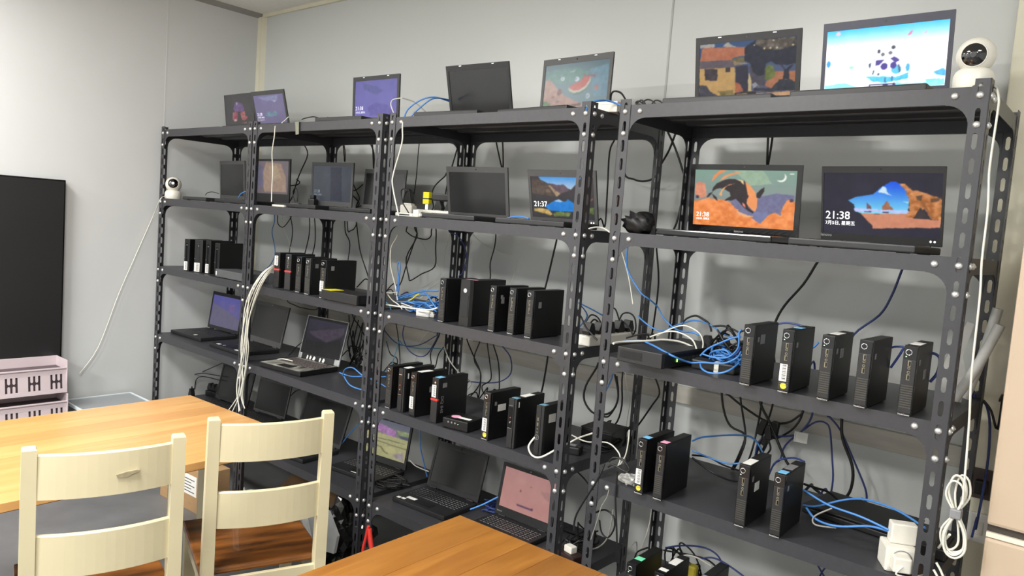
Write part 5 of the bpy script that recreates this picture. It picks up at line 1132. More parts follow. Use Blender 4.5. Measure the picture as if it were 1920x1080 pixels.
# ------------------------------------------------------------------ cables: colour, radius (mm), label, points
CABLES = [
 ('k',3.5,'black cord curving down behind the orange-screen laptop',[(-1.461,0.55,2.006),(-1.445,0.55,1.985),(-1.394,0.55,1.921),(-1.453,0.55,1.825),(-1.486,0.55,1.769),(-1.486,0.515,1.653),(-1.486,0.465,1.609)]),
 ('k',3,'thin black cord just left of the second rear post, below the top shelf',[(-1.221,0.55,2.014),(-1.213,0.55,1.987),(-1.188,0.55,1.933),(-1.178,0.55,1.882),(-1.178,0.522,2.012),(-1.178,0.47,2.006)]),
 ('k',3,'thin black cord just right of the second rear post, below the top shelf',[(-1.058,0.55,2.017),(-1.058,0.55,1.985),(-1.041,0.55,1.932),(-1.041,0.55,1.88),(-1.041,0.522,2.012),(-1.041,0.47,2.006)]),
 ('k',3.5,'black cord falling behind the grey blank laptop beside the second unit front post',[(-0.84,0.55,2.01),(-0.83,0.55,1.982),(-0.791,0.55,1.925),(-0.786,0.55,1.844),(-0.786,0.522,2.012),(-0.786,0.47,2.006)]),
 ('w',2.5,'thin white cord hanging in front of the orange-screen laptop',[(-0.83,-0.02,1.985),(-0.833,-0.02,1.935),(-0.845,-0.02,1.857),(-0.831,-0.02,1.773),(-0.832,-0.02,1.697),(-0.83,-0.02,1.625)]),
 ('w',3,'white cord hanging in front of the third unit left post from the top shelf',[(0.097,-0.03,1.973),(0.098,-0.03,1.948),(0.1,-0.03,1.887),(0.061,-0.03,1.77),(0.062,-0.03,1.716),(0.109,-0.03,1.602)]),
 ('k',2.5,'thin dark cord falling into the tied coil on the second shelf',[(-0.433,0.54,2.041),(-0.429,0.54,1.994),(-0.432,0.54,1.926),(-0.439,0.54,1.753),(-0.439,0.515,1.653),(-0.439,0.465,1.609)]),
 ('k',3.5,'black cord left of the middle rear posts under the top shelf',[(-0.168,0.47,2.006),(-0.168,0.522,2.012),(-0.168,0.55,1.986),(-0.166,0.55,1.961),(-0.196,0.55,1.863),(-0.213,0.55,1.813),(-0.213,0.515,1.653),(-0.213,0.465,1.609)]),
 ('k',3.5,'black cord bending down into the yellow plug',[(-0.177,0.465,1.609),(-0.177,0.515,1.653),(-0.177,0.5,1.814),(-0.191,0.5,1.806),(-0.256,0.5,1.758),(-0.272,0.5,1.711),(-0.272,0.515,1.653),(-0.272,0.465,1.609)]),
 ('k',3.5,'black cord dropping behind the blank dark laptop with a grey rim',[(0.07,0.47,2.006),(0.07,0.522,2.012),(0.07,0.55,1.999),(0.075,0.55,1.98),(0.095,0.55,1.925),(0.131,0.55,1.847),(0.131,0.522,2.012),(0.131,0.47,2.006)]),
 ('k',3.5,'black cord right of the lake-screen laptop, hanging between two units',[(0.717,0.47,2.006),(0.717,0.522,2.012),(0.717,0.55,1.993),(0.717,0.55,1.972),(0.698,0.55,1.922),(0.703,0.55,1.767),(0.706,0.55,1.622),(0.706,0.515,1.653),(0.706,0.465,1.609)]),
 ('k',4,'thick black cable looping left past the third unit rear post under top shelf',[(0.994,0.465,2.006),(0.994,0.515,2.05),(0.994,0.55,2.011),(0.989,0.55,1.994),(0.966,0.55,1.926),(0.939,0.55,1.877),(0.916,0.55,1.826),(0.871,0.55,1.809),(0.822,0.55,1.816),(0.774,0.55,1.845),(0.774,0.522,2.012),(0.774,0.47,2.006)]),
 ('k',4,'thick black cable running down to the left of the whale-screen laptop',[(0.949,0.465,2.006),(0.949,0.515,2.05),(0.949,0.55,2.009),(0.957,0.55,1.994),(0.99,0.55,1.94),(1.029,0.55,1.86),(1.046,0.55,1.802),(1.046,0.515,1.653),(1.046,0.465,1.609)]),
 ('k',4,'thick black cable straight down above the whale-screen laptop',[(1.367,0.47,2.006),(1.367,0.522,2.012),(1.367,0.55,1.996),(1.365,0.55,1.978),(1.363,0.55,1.929),(1.356,0.55,1.87),(1.356,0.522,2.012),(1.356,0.47,2.006)]),
 ('b',2.8,'blue cable hanging above the leftmost red-banded mini computer',[(-1.7,0.47,1.609),(-1.7,0.522,1.615),(-1.7,0.54,1.575),(-1.692,0.54,1.508),(-1.712,0.54,1.444),(-1.667,0.54,1.329),(-1.667,0.515,1.255),(-1.667,0.465,1.211)]),
 ('k',3,'short black cord sagging as a hook right under the second shelf, second unit',[(-1.664,0.47,1.609),(-1.664,0.522,1.615),(-1.664,0.54,1.564),(-1.653,0.54,1.503),(-1.594,0.54,1.484),(-1.527,0.54,1.536),(-1.506,0.54,1.572),(-1.506,0.522,1.615),(-1.506,0.47,1.609)]),
 ('w',2.2,'thin white cord slanting down to the red-banded mini computers',[(-1.61,0.47,1.609),(-1.61,0.522,1.615),(-1.61,0.54,1.534),(-1.594,0.54,1.484),(-1.53,0.54,1.411),(-1.496,0.54,1.337),(-1.496,0.515,1.255),(-1.496,0.465,1.211)]),
 ('k',3,'black cord straight behind the red-banded mini computers',[(-1.529,0.47,1.609),(-1.529,0.522,1.615),(-1.529,0.54,1.564),(-1.493,0.54,1.468),(-1.511,0.54,1.361),(-1.511,0.515,1.255),(-1.511,0.465,1.211)]),
 ('k',3.2,'left cord of the black pair hanging above the middle mini computers',[(-1.331,0.47,1.609),(-1.331,0.522,1.615),(-1.331,0.54,1.564),(-1.323,0.54,1.46),(-1.357,0.54,1.342),(-1.357,0.515,1.255),(-1.357,0.465,1.211)]),
 ('k',3.2,'right cord of the black pair hanging above the middle mini computers',[(-1.281,0.47,1.609),(-1.281,0.522,1.615),(-1.281,0.54,1.567),(-1.261,0.54,1.43),(-1.284,0.54,1.335),(-1.284,0.515,1.255),(-1.284,0.465,1.211)]),
 ('k',3,'short black cord end dangling right of the second rear post',[(-0.998,0.47,1.609),(-0.998,0.522,1.615),(-0.998,0.54,1.56),(-0.983,0.54,1.49),(-0.938,0.54,1.423),(-0.938,0.515,1.255),(-0.938,0.465,1.211)]),
 ('k',3,'short black cord bowed under the second shelf beside the dangling end',[(-0.964,0.47,1.609),(-0.964,0.522,1.615),(-0.964,0.54,1.503),(-0.936,0.54,1.505),(-0.909,0.54,1.516),(-0.891,0.54,1.552),(-0.891,0.522,1.615),(-0.891,0.47,1.609)]),
 ('k',3.2,'long black cord slanting down to the second unit right post',[(-0.894,0.47,1.609),(-0.894,0.522,1.615),(-0.894,0.54,1.554),(-0.89,0.54,1.543),(-0.844,0.54,1.395),(-0.762,0.54,1.262),(-0.762,0.515,1.255),(-0.762,0.465,1.211)]),
 ('w',3,'white cable bowing down into the blue cable heap',[(-0.097,0.15,1.521),(-0.107,0.15,1.504),(-0.137,0.15,1.456),(-0.13,0.15,1.378),(-0.092,0.15,1.297),(-0.072,0.15,1.236)]),
 ('k',3,'black cord sagging as a shallow U below the second shelf',[(-0.439,0.47,1.609),(-0.439,0.522,1.615),(-0.439,0.5,1.539),(-0.43,0.5,1.524),(-0.381,0.5,1.506),(-0.295,0.5,1.499),(-0.259,0.5,1.517),(-0.257,0.5,1.55),(-0.257,0.522,1.615),(-0.257,0.47,1.609)]),
 ('k',3.2,'black cord forming a deep V behind the blue cable heap',[(-0.423,0.47,1.609),(-0.423,0.522,1.615),(-0.423,0.54,1.547),(-0.402,0.54,1.506),(-0.471,0.54,1.395),(-0.444,0.54,1.3),(-0.428,0.54,1.283),(-0.352,0.54,1.323),(-0.26,0.54,1.369),(-0.262,0.54,1.46),(-0.267,0.54,1.546),(-0.267,0.522,1.615),(-0.267,0.47,1.609)]),
 ('k',3.2,'black cord crossing the V cord above the blue cable heap',[(-0.43,0.47,1.609),(-0.43,0.522,1.615),(-0.43,0.56,1.537),(-0.431,0.56,1.505),(-0.484,0.56,1.371),(-0.53,0.56,1.249),(-0.53,0.515,1.255),(-0.53,0.465,1.211)]),
 ('w',1.6,'hair-thin white wire slanting right over the wall to the mini computers',[(-0.46,0.47,1.609),(-0.46,0.522,1.615),(-0.46,0.6,1.515),(-0.388,0.6,1.436),(-0.265,0.6,1.324),(-0.265,0.515,1.255),(-0.265,0.465,1.211)]),
 ('w',1.6,'hair-thin white wire beside the left middle rear post',[(-0.235,0.47,1.609),(-0.235,0.522,1.615),(-0.235,0.6,1.561),(-0.256,0.6,1.444),(-0.272,0.6,1.339),(-0.272,0.515,1.255),(-0.272,0.465,1.211)]),
 ('n',2.8,'dark blue cable bowing in front of the middle rear posts',[(-0.079,0.47,1.609),(-0.079,0.522,1.615),(-0.079,0.44,1.554),(-0.026,0.44,1.535),(0.017,0.44,1.504),(0.047,0.44,1.444),(0.031,0.44,1.368),(0.009,0.44,1.341),(0.009,0.515,1.255),(0.009,0.465,1.211)]),
 ('w',1.6,'hair-thin pale wire drooping right of the middle rear posts',[(-0.085,0.47,1.609),(-0.085,0.522,1.615),(-0.085,0.6,1.55),(-0.001,0.6,1.5),(0.115,0.6,1.466),(0.217,0.6,1.438),(0.217,0.515,1.255),(0.217,0.465,1.211)]),
 ('k',3,'thin black cord dropping behind the third unit mini computers',[(0.114,0.47,1.609),(0.114,0.522,1.615),(0.114,0.55,1.575),(0.115,0.55,1.499),(0.095,0.55,1.417),(0.102,0.55,1.343),(0.102,0.515,1.255),(0.102,0.465,1.211)]),
 ('k',4,'thick black cable slanting to the last mini computer of third unit',[(0.468,0.47,1.609),(0.468,0.522,1.615),(0.468,0.55,1.574),(0.454,0.55,1.486),(0.425,0.55,1.339),(0.425,0.515,1.255),(0.425,0.465,1.211)]),
 ('k',4.5,'thick black cable curving down to the first mini computer of rightmost unit',[(1.565,0.47,1.609),(1.565,0.522,1.615),(1.565,0.55,1.563),(1.558,0.55,1.545),(1.524,0.55,1.475),(1.468,0.55,1.395),(1.441,0.55,1.33),(1.441,0.515,1.255),(1.441,0.465,1.211)]),
 ('n',4,'thick dark blue cable curving down toward the third mini computer of rightmost unit',[(1.824,0.47,1.609),(1.824,0.522,1.615),(1.824,0.55,1.566),(1.82,0.55,1.546),(1.8,0.55,1.466),(1.772,0.55,1.403),(1.701,0.55,1.328),(1.701,0.515,1.255),(1.701,0.465,1.211)]),
 ('w',1.8,'thin pale wire hanging at the rightmost unit left post',[(1.0,0.2,1.573),(1.006,0.2,1.558),(1.05,0.2,1.459),(1.079,0.2,1.362)]),
 ('b',3,'blue cable hanging from the whale-screen laptop shelf into the cables behind router',[(1.039,0.2,1.568),(1.043,0.2,1.484),(1.102,0.2,1.408),(1.137,0.2,1.388),(1.145,0.25,1.361),(1.172,0.25,1.326),(1.207,0.25,1.301),(1.256,0.22,1.294),(1.308,0.2,1.299),(1.332,0.2,1.294)]),
 ('k',3.5,'black cable hanging between the two rear posts behind the rightmost unit',[(0.951,0.47,1.609),(0.951,0.522,1.615),(0.951,0.55,1.564),(0.952,0.55,1.55),(0.974,0.55,1.423),(0.97,0.55,1.275),(0.962,0.55,1.203),(0.962,0.522,1.217),(0.962,0.47,1.211)]),
 ('b',3,'blue cable along the rear of the heap beside mini computers',[(-0.197,0.25,1.23),(-0.183,0.25,1.235),(-0.109,0.25,1.258),(-0.032,0.25,1.279),(0.017,0.25,1.285),(0.075,0.25,1.291)]),
 ('b',3,'bright blue cable arching over the heap and falling forward',[(-0.089,0.16,1.238),(0.005,0.16,1.271),(0.068,0.15,1.288),(0.137,0.12,1.291),(0.21,0.08,1.272),(0.278,0.05,1.247)]),
 ('b',3,'blue cable lowest at the right of the heap',[(-0.019,0.1,1.238),(0.09,0.1,1.249),(0.151,0.1,1.254),(0.234,0.06,1.246),(0.29,0.04,1.238)]),
 ('w',3,'white cable along the front of the blue heap',[(-0.005,0.03,1.229),(0.071,0.03,1.231),(0.154,0.03,1.234),(0.255,0.03,1.241),(0.302,0.03,1.255)]),
 ('w',2.5,'short white cable crossing the blue heap at its left',[(-0.034,0.06,1.268),(-0.003,0.06,1.247),(0.036,0.06,1.234),(0.063,0.06,1.217)]),
 ('b',2.8,'blue cable standing up as a narrow loop from the heap',[(-0.077,0.15,1.252),(-0.069,0.15,1.286),(-0.072,0.15,1.327),(-0.068,0.15,1.379),(-0.08,0.15,1.404),(-0.086,0.15,1.377),(-0.076,0.15,1.332),(-0.084,0.15,1.265)]),
 ('t',2.8,'teal cable end poking forward at the left of the heap',[(-0.033,0.05,1.236),(-0.008,0.05,1.224),(0.004,0.05,1.207)]),
 ('y',3,'yellow cable end lying on the blue heap',[(0.032,0.12,1.249),(0.051,0.12,1.256),(0.08,0.12,1.276),(0.095,0.12,1.284)]),
 ('b',3,'blue cable in the middle of the heap',[(-0.135,0.2,1.229),(-0.079,0.2,1.246),(-0.017,0.2,1.258),(0.04,0.2,1.271),(0.122,0.2,1.274)]),
 ('w',2.5,'straight white cable at the rear left of the heap',[(-0.336,0.3,1.234),(-0.286,0.3,1.241),(-0.245,0.3,1.248)]),
 ('w',3,'white cable of the hanging bundle that splays furthest left at the bottom',[(-0.901,0.05,1.311),(-0.896,-0.01,1.274),(-0.952,-0.03,1.189),(-1.008,-0.03,1.081),(-1.014,-0.03,0.917),(-1.025,-0.03,0.752),(-1.031,-0.03,0.641),(-1.122,-0.03,0.538)]),
 ('w',3,'white cable of the hanging bundle that ends second from the left',[(-0.901,0.05,1.306),(-0.883,-0.012,1.273),(-0.929,-0.035,1.184),(-0.983,-0.035,1.071),(-1.019,-0.035,0.903),(-0.99,-0.035,0.745),(-1.012,-0.035,0.64),(-1.071,-0.035,0.547)]),
 ('w',3,'white cable of the hanging bundle that hangs straight to its bottom end',[(-0.9,0.05,1.3),(-0.866,-0.016,1.266),(-0.93,-0.025,1.175),(-0.984,-0.025,1.057),(-0.995,-0.025,0.893),(-1.019,-0.025,0.753),(-1.04,-0.025,0.638),(-1.027,-0.025,0.553)]),
 ('w',3,'white cable of the hanging bundle with its end turned right',[(-0.9,0.05,1.295),(-0.854,-0.02,1.26),(-0.89,-0.04,1.175),(-0.947,-0.04,1.036),(-0.958,-0.04,0.873),(-0.963,-0.04,0.765),(-0.989,-0.04,0.651),(-0.948,-0.04,0.589)]),
 ('w',3,'white cable of the hanging bundle with a bow to the left',[(-0.9,0.05,1.303),(-0.888,-0.014,1.264),(-0.935,-0.045,1.175),(-0.958,-0.045,1.034),(-0.979,-0.045,0.87),(-1.014,-0.045,0.755),(-1.022,-0.045,0.658),(-0.983,-0.045,0.571)]),
 ('w',3,'white cable of the hanging bundle with a bow to the right',[(-0.899,0.05,1.29),(-0.853,-0.018,1.255),(-0.897,-0.03,1.169),(-0.976,-0.03,1.004),(-0.957,-0.03,0.9),(-0.968,-0.03,0.79),(-0.992,-0.03,0.663),(-0.977,-0.03,0.603)]),
 ('n',2.8,'dark blue cable hanging as a wide U under the blue heap shelf',[(-0.416,0.47,1.211),(-0.416,0.522,1.217),(-0.416,0.5,1.084),(-0.41,0.5,1.061),(-0.416,0.5,1.003),(-0.37,0.5,0.942),(-0.293,0.5,0.92),(-0.23,0.5,0.942),(-0.174,0.5,1.024),(-0.163,0.5,1.062),(-0.163,0.522,1.217),(-0.163,0.47,1.211)]),
 ('n',2.5,'dark blue cable sagging from the second unit post to the right',[(-0.642,0.55,1.033),(-0.622,0.55,1.002),(-0.531,0.55,0.951),(-0.439,0.55,0.944),(-0.341,0.55,0.966),(-0.248,0.55,1.018),(-0.221,0.55,1.052),(-0.221,0.522,1.217),(-0.221,0.47,1.211)]),
 ('k',2.8,'black cord straight down to the first small mini computer of third unit',[(-0.539,0.47,1.211),(-0.539,0.522,1.217),(-0.539,0.55,1.076),(-0.504,0.55,0.971),(-0.479,0.55,0.834),(-0.479,0.515,0.852),(-0.479,0.465,0.808)]),
 ('k',2.8,'short black cord bending down behind the third unit left post',[(-0.596,0.55,0.944),(-0.56,0.55,0.884),(-0.507,0.55,0.869),(-0.503,0.55,0.835),(-0.503,0.515,0.852),(-0.503,0.465,0.808)]),
 ('t',2.6,'teal cable running right and then down in front of middle rear post',[(-0.498,0.465,0.808),(-0.498,0.515,0.852),(-0.498,0.55,0.959),(-0.461,0.55,0.943),(-0.339,0.55,0.947),(-0.202,0.55,0.97),(-0.127,0.55,0.958),(-0.103,0.55,0.865),(-0.103,0.515,0.852),(-0.103,0.465,0.808)]),
 ('w',1.8,'thin white wire slanting down left behind the barcode mini computer',[(-0.317,0.58,1.04),(-0.373,0.58,0.966),(-0.408,0.58,0.86),(-0.408,0.515,0.852),(-0.408,0.465,0.808)]),
 ('k',3,'black cord falling left of the middle rear post, nearer the left',[(-0.21,0.47,1.211),(-0.21,0.522,1.217),(-0.21,0.56,1.062),(-0.267,0.56,0.94),(-0.261,0.56,0.877),(-0.261,0.515,0.852),(-0.261,0.465,0.808)]),
 ('k',3,'black cord falling left of the middle rear post, nearer the post',[(-0.146,0.56,1.014),(-0.21,0.56,0.943),(-0.23,0.56,0.872),(-0.23,0.515,0.852),(-0.23,0.465,0.808)]),
 ('w',2.8,'white cable slanting down right to the mini computer with silver letters',[(-0.052,0.465,0.808),(-0.052,0.515,0.852),(-0.052,0.44,1.007),(-0.044,0.44,0.991),(-0.005,0.44,0.945),(0.063,0.44,0.902),(0.063,0.515,0.852),(0.063,0.465,0.808)]),
 ('k',3.2,'black cord of the tangle slanting right then straight down behind the flat mini computer',[(-0.02,0.47,1.211),(-0.02,0.522,1.217),(-0.02,0.54,1.071),(0.044,0.54,0.972),(0.094,0.54,0.898),(0.092,0.54,0.786),(0.092,0.522,0.814),(0.092,0.47,0.808)]),
 ('k',3,'black cord crossing the tangle cord right of the middle rear post',[(0.099,0.47,1.211),(0.099,0.522,1.217),(0.099,0.52,1.076),(0.064,0.52,0.97),(0.112,0.52,0.91),(0.112,0.515,0.852),(0.112,0.465,0.808)]),
 ('k',3,'thin black cord with a kink above the barcode mini computer',[(0.157,0.47,1.211),(0.157,0.522,1.217),(0.157,0.5,1.076),(0.178,0.5,0.986),(0.196,0.5,0.9),(0.145,0.5,0.857),(0.166,0.5,0.821),(0.166,0.515,0.852),(0.166,0.465,0.808)]),
 ('k',3.2,'black cord straight down onto the yellow-dot barcode mini computer',[(0.144,0.47,1.211),(0.144,0.522,1.217),(0.144,0.55,1.066),(0.19,0.55,0.969),(0.207,0.55,0.838),(0.207,0.515,0.852),(0.207,0.465,0.808)]),
 ('n',2.8,'dark blue cable swinging down and back left in a hook',[(0.203,0.47,1.211),(0.203,0.522,1.217),(0.203,0.54,1.071),(0.266,0.54,1.01),(0.277,0.54,0.939),(0.224,0.54,0.891),(0.135,0.54,0.865),(0.04,0.54,0.852),(0.04,0.515,0.852),(0.04,0.465,0.808)]),
 ('k',4,'thick black cable down to the last mini computer on the fourth shelf, third unit',[(0.468,0.47,1.211),(0.468,0.522,1.217),(0.468,0.55,1.075),(0.462,0.55,0.966),(0.447,0.55,0.873),(0.447,0.515,0.852),(0.447,0.465,0.808)]),
 ('k',4,'thick black cable hanging as a big loop between third and rightmost unit',[(0.894,0.3,1.117),(0.887,0.3,1.095),(0.847,0.3,1.019),(0.847,0.3,0.962),(0.897,0.3,0.924),(0.967,0.3,0.945),(0.992,0.3,1.008),(0.969,0.3,1.087)]),
 ('b',3,'blue cable hanging between third and rightmost unit beside the big black loop',[(0.961,0.3,1.105),(0.956,0.3,1.064),(0.93,0.3,0.999),(0.907,0.3,0.897)]),
 ('k',3.5,'black cable bending left just below the router shelf',[(0.916,0.4,1.06),(0.931,0.4,0.975),(0.898,0.4,0.901),(0.859,0.4,0.896)]),
 ('k',3.5,'second black cable bending left, lower, below the router shelf',[(0.911,0.47,1.211),(0.911,0.522,1.217),(0.911,0.45,1.073),(0.92,0.45,0.941),(0.897,0.45,0.859),(0.837,0.45,0.837),(0.837,0.515,0.852),(0.837,0.465,0.808)]),
 ('w',2,'thin white cable hanging below the left end of router shelf',[(0.894,0.47,1.211),(0.894,0.522,1.217),(0.894,0.5,1.056),(0.922,0.5,0.947),(0.918,0.5,0.848),(0.936,0.5,0.767),(0.936,0.522,0.814),(0.936,0.47,0.808)]),
 ('k',3.5,'black cable bending left between the rear posts below the router',[(0.995,0.47,1.211),(0.995,0.522,1.217),(0.995,0.55,1.061),(1.001,0.55,1.048),(1.022,0.55,0.996),(0.995,0.55,0.943),(0.928,0.55,0.832),(0.928,0.515,0.852),(0.928,0.465,0.808)]),
 ('k',4,'black cable curving into the plug cluster, furthest left of those below mini computers',[(1.27,0.47,1.211),(1.27,0.522,1.217),(1.27,0.55,1.07),(1.289,0.55,0.985),(1.32,0.55,0.936),(1.376,0.55,0.916),(1.376,0.515,0.852),(1.376,0.465,0.808)]),
 ('k',4,'black cable sagging in a wide U under the row of mini computers',[(1.281,0.47,1.211),(1.281,0.522,1.217),(1.281,0.57,1.058),(1.293,0.57,1.043),(1.36,0.57,1.008),(1.444,0.57,0.978),(1.507,0.57,0.988),(1.545,0.57,1.018),(1.564,0.57,1.059),(1.564,0.522,1.217),(1.564,0.47,1.211)]),
 ('k',3.5,'straight black cable second from left going into the plug cluster',[(1.347,0.47,1.211),(1.347,0.522,1.217),(1.347,0.54,1.063),(1.382,0.54,0.919),(1.382,0.515,0.852),(1.382,0.465,0.808)]),
 ('k',3.5,'straight black cable in the middle going into the plug cluster',[(1.424,0.47,1.211),(1.424,0.522,1.217),(1.424,0.55,1.062),(1.415,0.55,0.926),(1.415,0.515,0.852),(1.415,0.465,0.808)]),
 ('k',3.5,'straight black cable at the right going into the plug cluster',[(1.461,0.47,1.211),(1.461,0.522,1.217),(1.461,0.56,1.061),(1.433,0.56,0.917),(1.433,0.515,0.852),(1.433,0.465,0.808)]),
 ('k',4.5,'thick black cable slanting down right to the last mini computer on the fourth shelf',[(1.426,0.47,1.211),(1.426,0.522,1.217),(1.426,0.52,1.067),(1.475,0.52,0.983),(1.532,0.52,0.883),(1.553,0.52,0.857),(1.553,0.515,0.852),(1.553,0.465,0.808)]),
 ('k',4,'black cable curving left from under the fourth mini computer',[(1.559,0.47,1.211),(1.559,0.522,1.217),(1.559,0.58,1.057),(1.539,0.58,0.983),(1.488,0.58,0.931),(1.449,0.58,0.913),(1.449,0.515,0.852),(1.449,0.465,0.808)]),
 ('n',3.5,'dark blue cable running left into the plug cluster',[(1.598,0.47,1.211),(1.598,0.522,1.217),(1.598,0.56,1.057),(1.577,0.56,0.99),(1.54,0.56,0.953),(1.433,0.56,0.916),(1.433,0.515,0.852),(1.433,0.465,0.808)]),
 ('n',3.2,'dark blue cable arching over and down beside the paper tag',[(1.502,0.465,0.808),(1.502,0.515,0.852),(1.502,0.57,0.856),(1.515,0.57,0.911),(1.574,0.57,0.983),(1.61,0.57,1.016),(1.639,0.57,1.019),(1.656,0.57,0.997),(1.673,0.57,0.905),(1.683,0.57,0.834),(1.678,0.57,0.768),(1.678,0.522,0.814),(1.678,0.47,0.808)]),
 ('n',3.2,'dark blue cable falling to the right end of fourth shelf',[(1.64,0.47,1.211),(1.64,0.522,1.217),(1.64,0.58,1.052),(1.646,0.58,1.041),(1.686,0.58,1.003),(1.734,0.58,0.921),(1.782,0.58,0.833),(1.79,0.58,0.791),(1.79,0.522,0.814),(1.79,0.47,0.808)]),
 ('k',5,'thick black cable hooking back left at the shelf behind the cone of blue cables',[(1.694,0.47,1.211),(1.694,0.522,1.217),(1.694,0.55,1.061),(1.704,0.55,0.985),(1.742,0.55,0.906),(1.749,0.55,0.843),(1.732,0.55,0.793),(1.681,0.55,0.776),(1.631,0.55,0.796),(1.631,0.522,0.814),(1.631,0.47,0.808)]),
 ('b',3,'light blue cable arching from the pink-sticker mini computer to the right',[(1.345,0.2,0.948),(1.361,0.25,0.957),(1.434,0.35,0.964),(1.469,0.4,0.951),(1.511,0.4,0.902)]),
 ('b',3,'blue cable between the pink-sticker and the white-label mini computers',[(1.324,0.25,0.901),(1.399,0.25,0.893),(1.449,0.25,0.891),(1.491,0.25,0.903)]),
 ('k',3.5,'lower black cord between the pink-sticker and white-label mini computers',[(1.35,0.2,0.894),(1.406,0.22,0.861),(1.476,0.2,0.857),(1.538,0.15,0.878)]),
 ('k',3,'upper black cord between the pink-sticker and white-label mini computers',[(1.33,0.24,0.89),(1.363,0.3,0.879),(1.414,0.3,0.867),(1.501,0.25,0.879)]),
 ('n',3,'dark blue cable hopping between the last two mini computers on fourth shelf',[(1.614,0.2,0.94),(1.617,0.24,0.95),(1.667,0.22,0.972),(1.703,0.2,0.974)]),
 ('b',3.2,'blue cable lying straight toward the white adapter',[(1.734,0.12,0.917),(1.811,0.1,0.901),(1.901,0.08,0.901),(1.975,0.07,0.891)]),
 ('b',3.2,'blue cable arching behind the white adapter',[(1.726,0.16,0.86),(1.751,0.2,0.855),(1.818,0.24,0.885),(1.881,0.22,0.907),(1.971,0.16,0.919),(2.049,0.1,0.913)]),
 ('b',3.2,'blue cable bowing forward toward the white adapter',[(1.754,0.1,0.875),(1.79,0.08,0.858),(1.851,0.06,0.864),(1.928,0.07,0.886),(1.974,0.08,0.884)]),
 ('g',2.5,'grey cable loop on the shelf before the white adapter',[(1.822,0.1,0.895),(1.784,0.08,0.865),(1.795,0.06,0.85),(1.846,0.07,0.855)]),
 ('k',3.5,'black cord leaving the blue-sticker mini computer to the right',[(1.722,0.16,0.921),(1.744,0.2,0.907),(1.763,0.25,0.89),(1.783,0.28,0.866)]),
 ('b',3.2,'light blue cable lying over the router and round to the mini computers',[(1.171,0.005,1.26),(1.17,0.069,1.26),(1.199,0.084,1.26),(1.27,0.031,1.26),(1.36,-0.021,1.25),(1.382,0.05,1.227),(1.419,0.06,1.232),(1.487,0.06,1.242),(1.525,0.06,1.264),(1.528,0.08,1.281)]),
 ('w',3.5,'thick cream cable across the top of the router',[(1.178,-0.06,1.26),(1.173,0.002,1.26),(1.218,0.095,1.264),(1.24,0.139,1.268),(1.278,0.184,1.264),(1.321,0.2,1.25),(1.341,0.2,1.236),(1.339,0.2,1.226),(1.33,0.18,1.226)]),
 ('w',2.8,'white cable arching low behind the router',[(1.179,0.16,1.266),(1.21,0.16,1.281),(1.25,0.16,1.296),(1.288,0.16,1.296),(1.329,0.16,1.282),(1.346,0.16,1.26),(1.351,0.16,1.238)]),
 ('w',2.5,'white cable arching high behind the router',[(1.183,0.2,1.268),(1.226,0.2,1.296),(1.265,0.2,1.314),(1.295,0.2,1.315),(1.333,0.2,1.3),(1.349,0.2,1.274),(1.348,0.2,1.244),(1.34,0.2,1.233)]),
 ('b',3,'light blue cable waving along behind the router to the first mini computer',[(1.026,0.33,1.309),(1.039,0.33,1.299),(1.073,0.33,1.281),(1.105,0.33,1.27),(1.139,0.33,1.272),(1.165,0.33,1.288),(1.197,0.33,1.304),(1.238,0.33,1.321),(1.275,0.33,1.323),(1.315,0.33,1.313),(1.357,0.33,1.293),(1.394,0.33,1.285)]),
 ('k',3.5,'black cord arching above the adapter heap beside the router',[(1.209,0.33,1.308),(1.212,0.33,1.319),(1.227,0.33,1.331),(1.252,0.33,1.34),(1.28,0.33,1.331),(1.303,0.33,1.318),(1.313,0.33,1.294)]),
 ('k',3.5,'black cord running into the back of the first mini computer',[(1.317,0.33,1.312),(1.351,0.33,1.319),(1.385,0.33,1.314),(1.414,0.33,1.304)]),
 ('b',3,'blue cable loop hanging forward onto the shelf edge before first mini computer',[(1.419,0.05,1.228),(1.444,0.01,1.223),(1.476,-0.01,1.219),(1.508,-0.01,1.223),(1.534,0.0,1.236),(1.543,0.04,1.254)]),
 ('b',3.2,'blue cable rising up to the first mini computer',[(1.378,0.13,1.24),(1.401,0.13,1.266),(1.436,0.13,1.288),(1.475,0.13,1.31),(1.502,0.13,1.319)]),
 ('b',3,'blue cable turning sharply up beside the first mini computer',[(1.4,0.1,1.251),(1.439,0.1,1.247),(1.481,0.1,1.255),(1.506,0.1,1.28),(1.511,0.1,1.302),(1.508,0.1,1.333),(1.514,0.1,1.344)]),
 ('n',3,'darker blue cable through the middle of router heap',[(1.341,0.15,1.216),(1.389,0.15,1.228),(1.446,0.15,1.238),(1.485,0.15,1.262),(1.496,0.15,1.286)]),
 ('k',3,'black cord arching over the rear of the router',[(1.034,0.25,1.234),(1.078,0.25,1.252),(1.115,0.25,1.261),(1.143,0.25,1.258)]),
 ('n',3,'dark blue cable hopping behind the first two mini computers',[(1.574,0.21,1.356),(1.584,0.21,1.366),(1.614,0.21,1.372),(1.657,0.21,1.368)]),
 ('n',3,'short dark blue cable between the last two mini computers of router shelf',[(1.904,0.18,1.348),(1.914,0.18,1.352),(1.933,0.18,1.355)]),
 ('n',3.5,'dark blue cable slanting up between the last two mini computers of router shelf',[(1.912,0.16,1.296),(1.93,0.16,1.334),(1.938,0.16,1.355)]),
 ('n',4,'dark blue cable bowed behind the rightmost mini computer',[(1.998,0.19,1.348),(2.008,0.19,1.347),(2.018,0.19,1.339),(2.02,0.19,1.321),(2.016,0.19,1.295),(2.003,0.19,1.272)]),
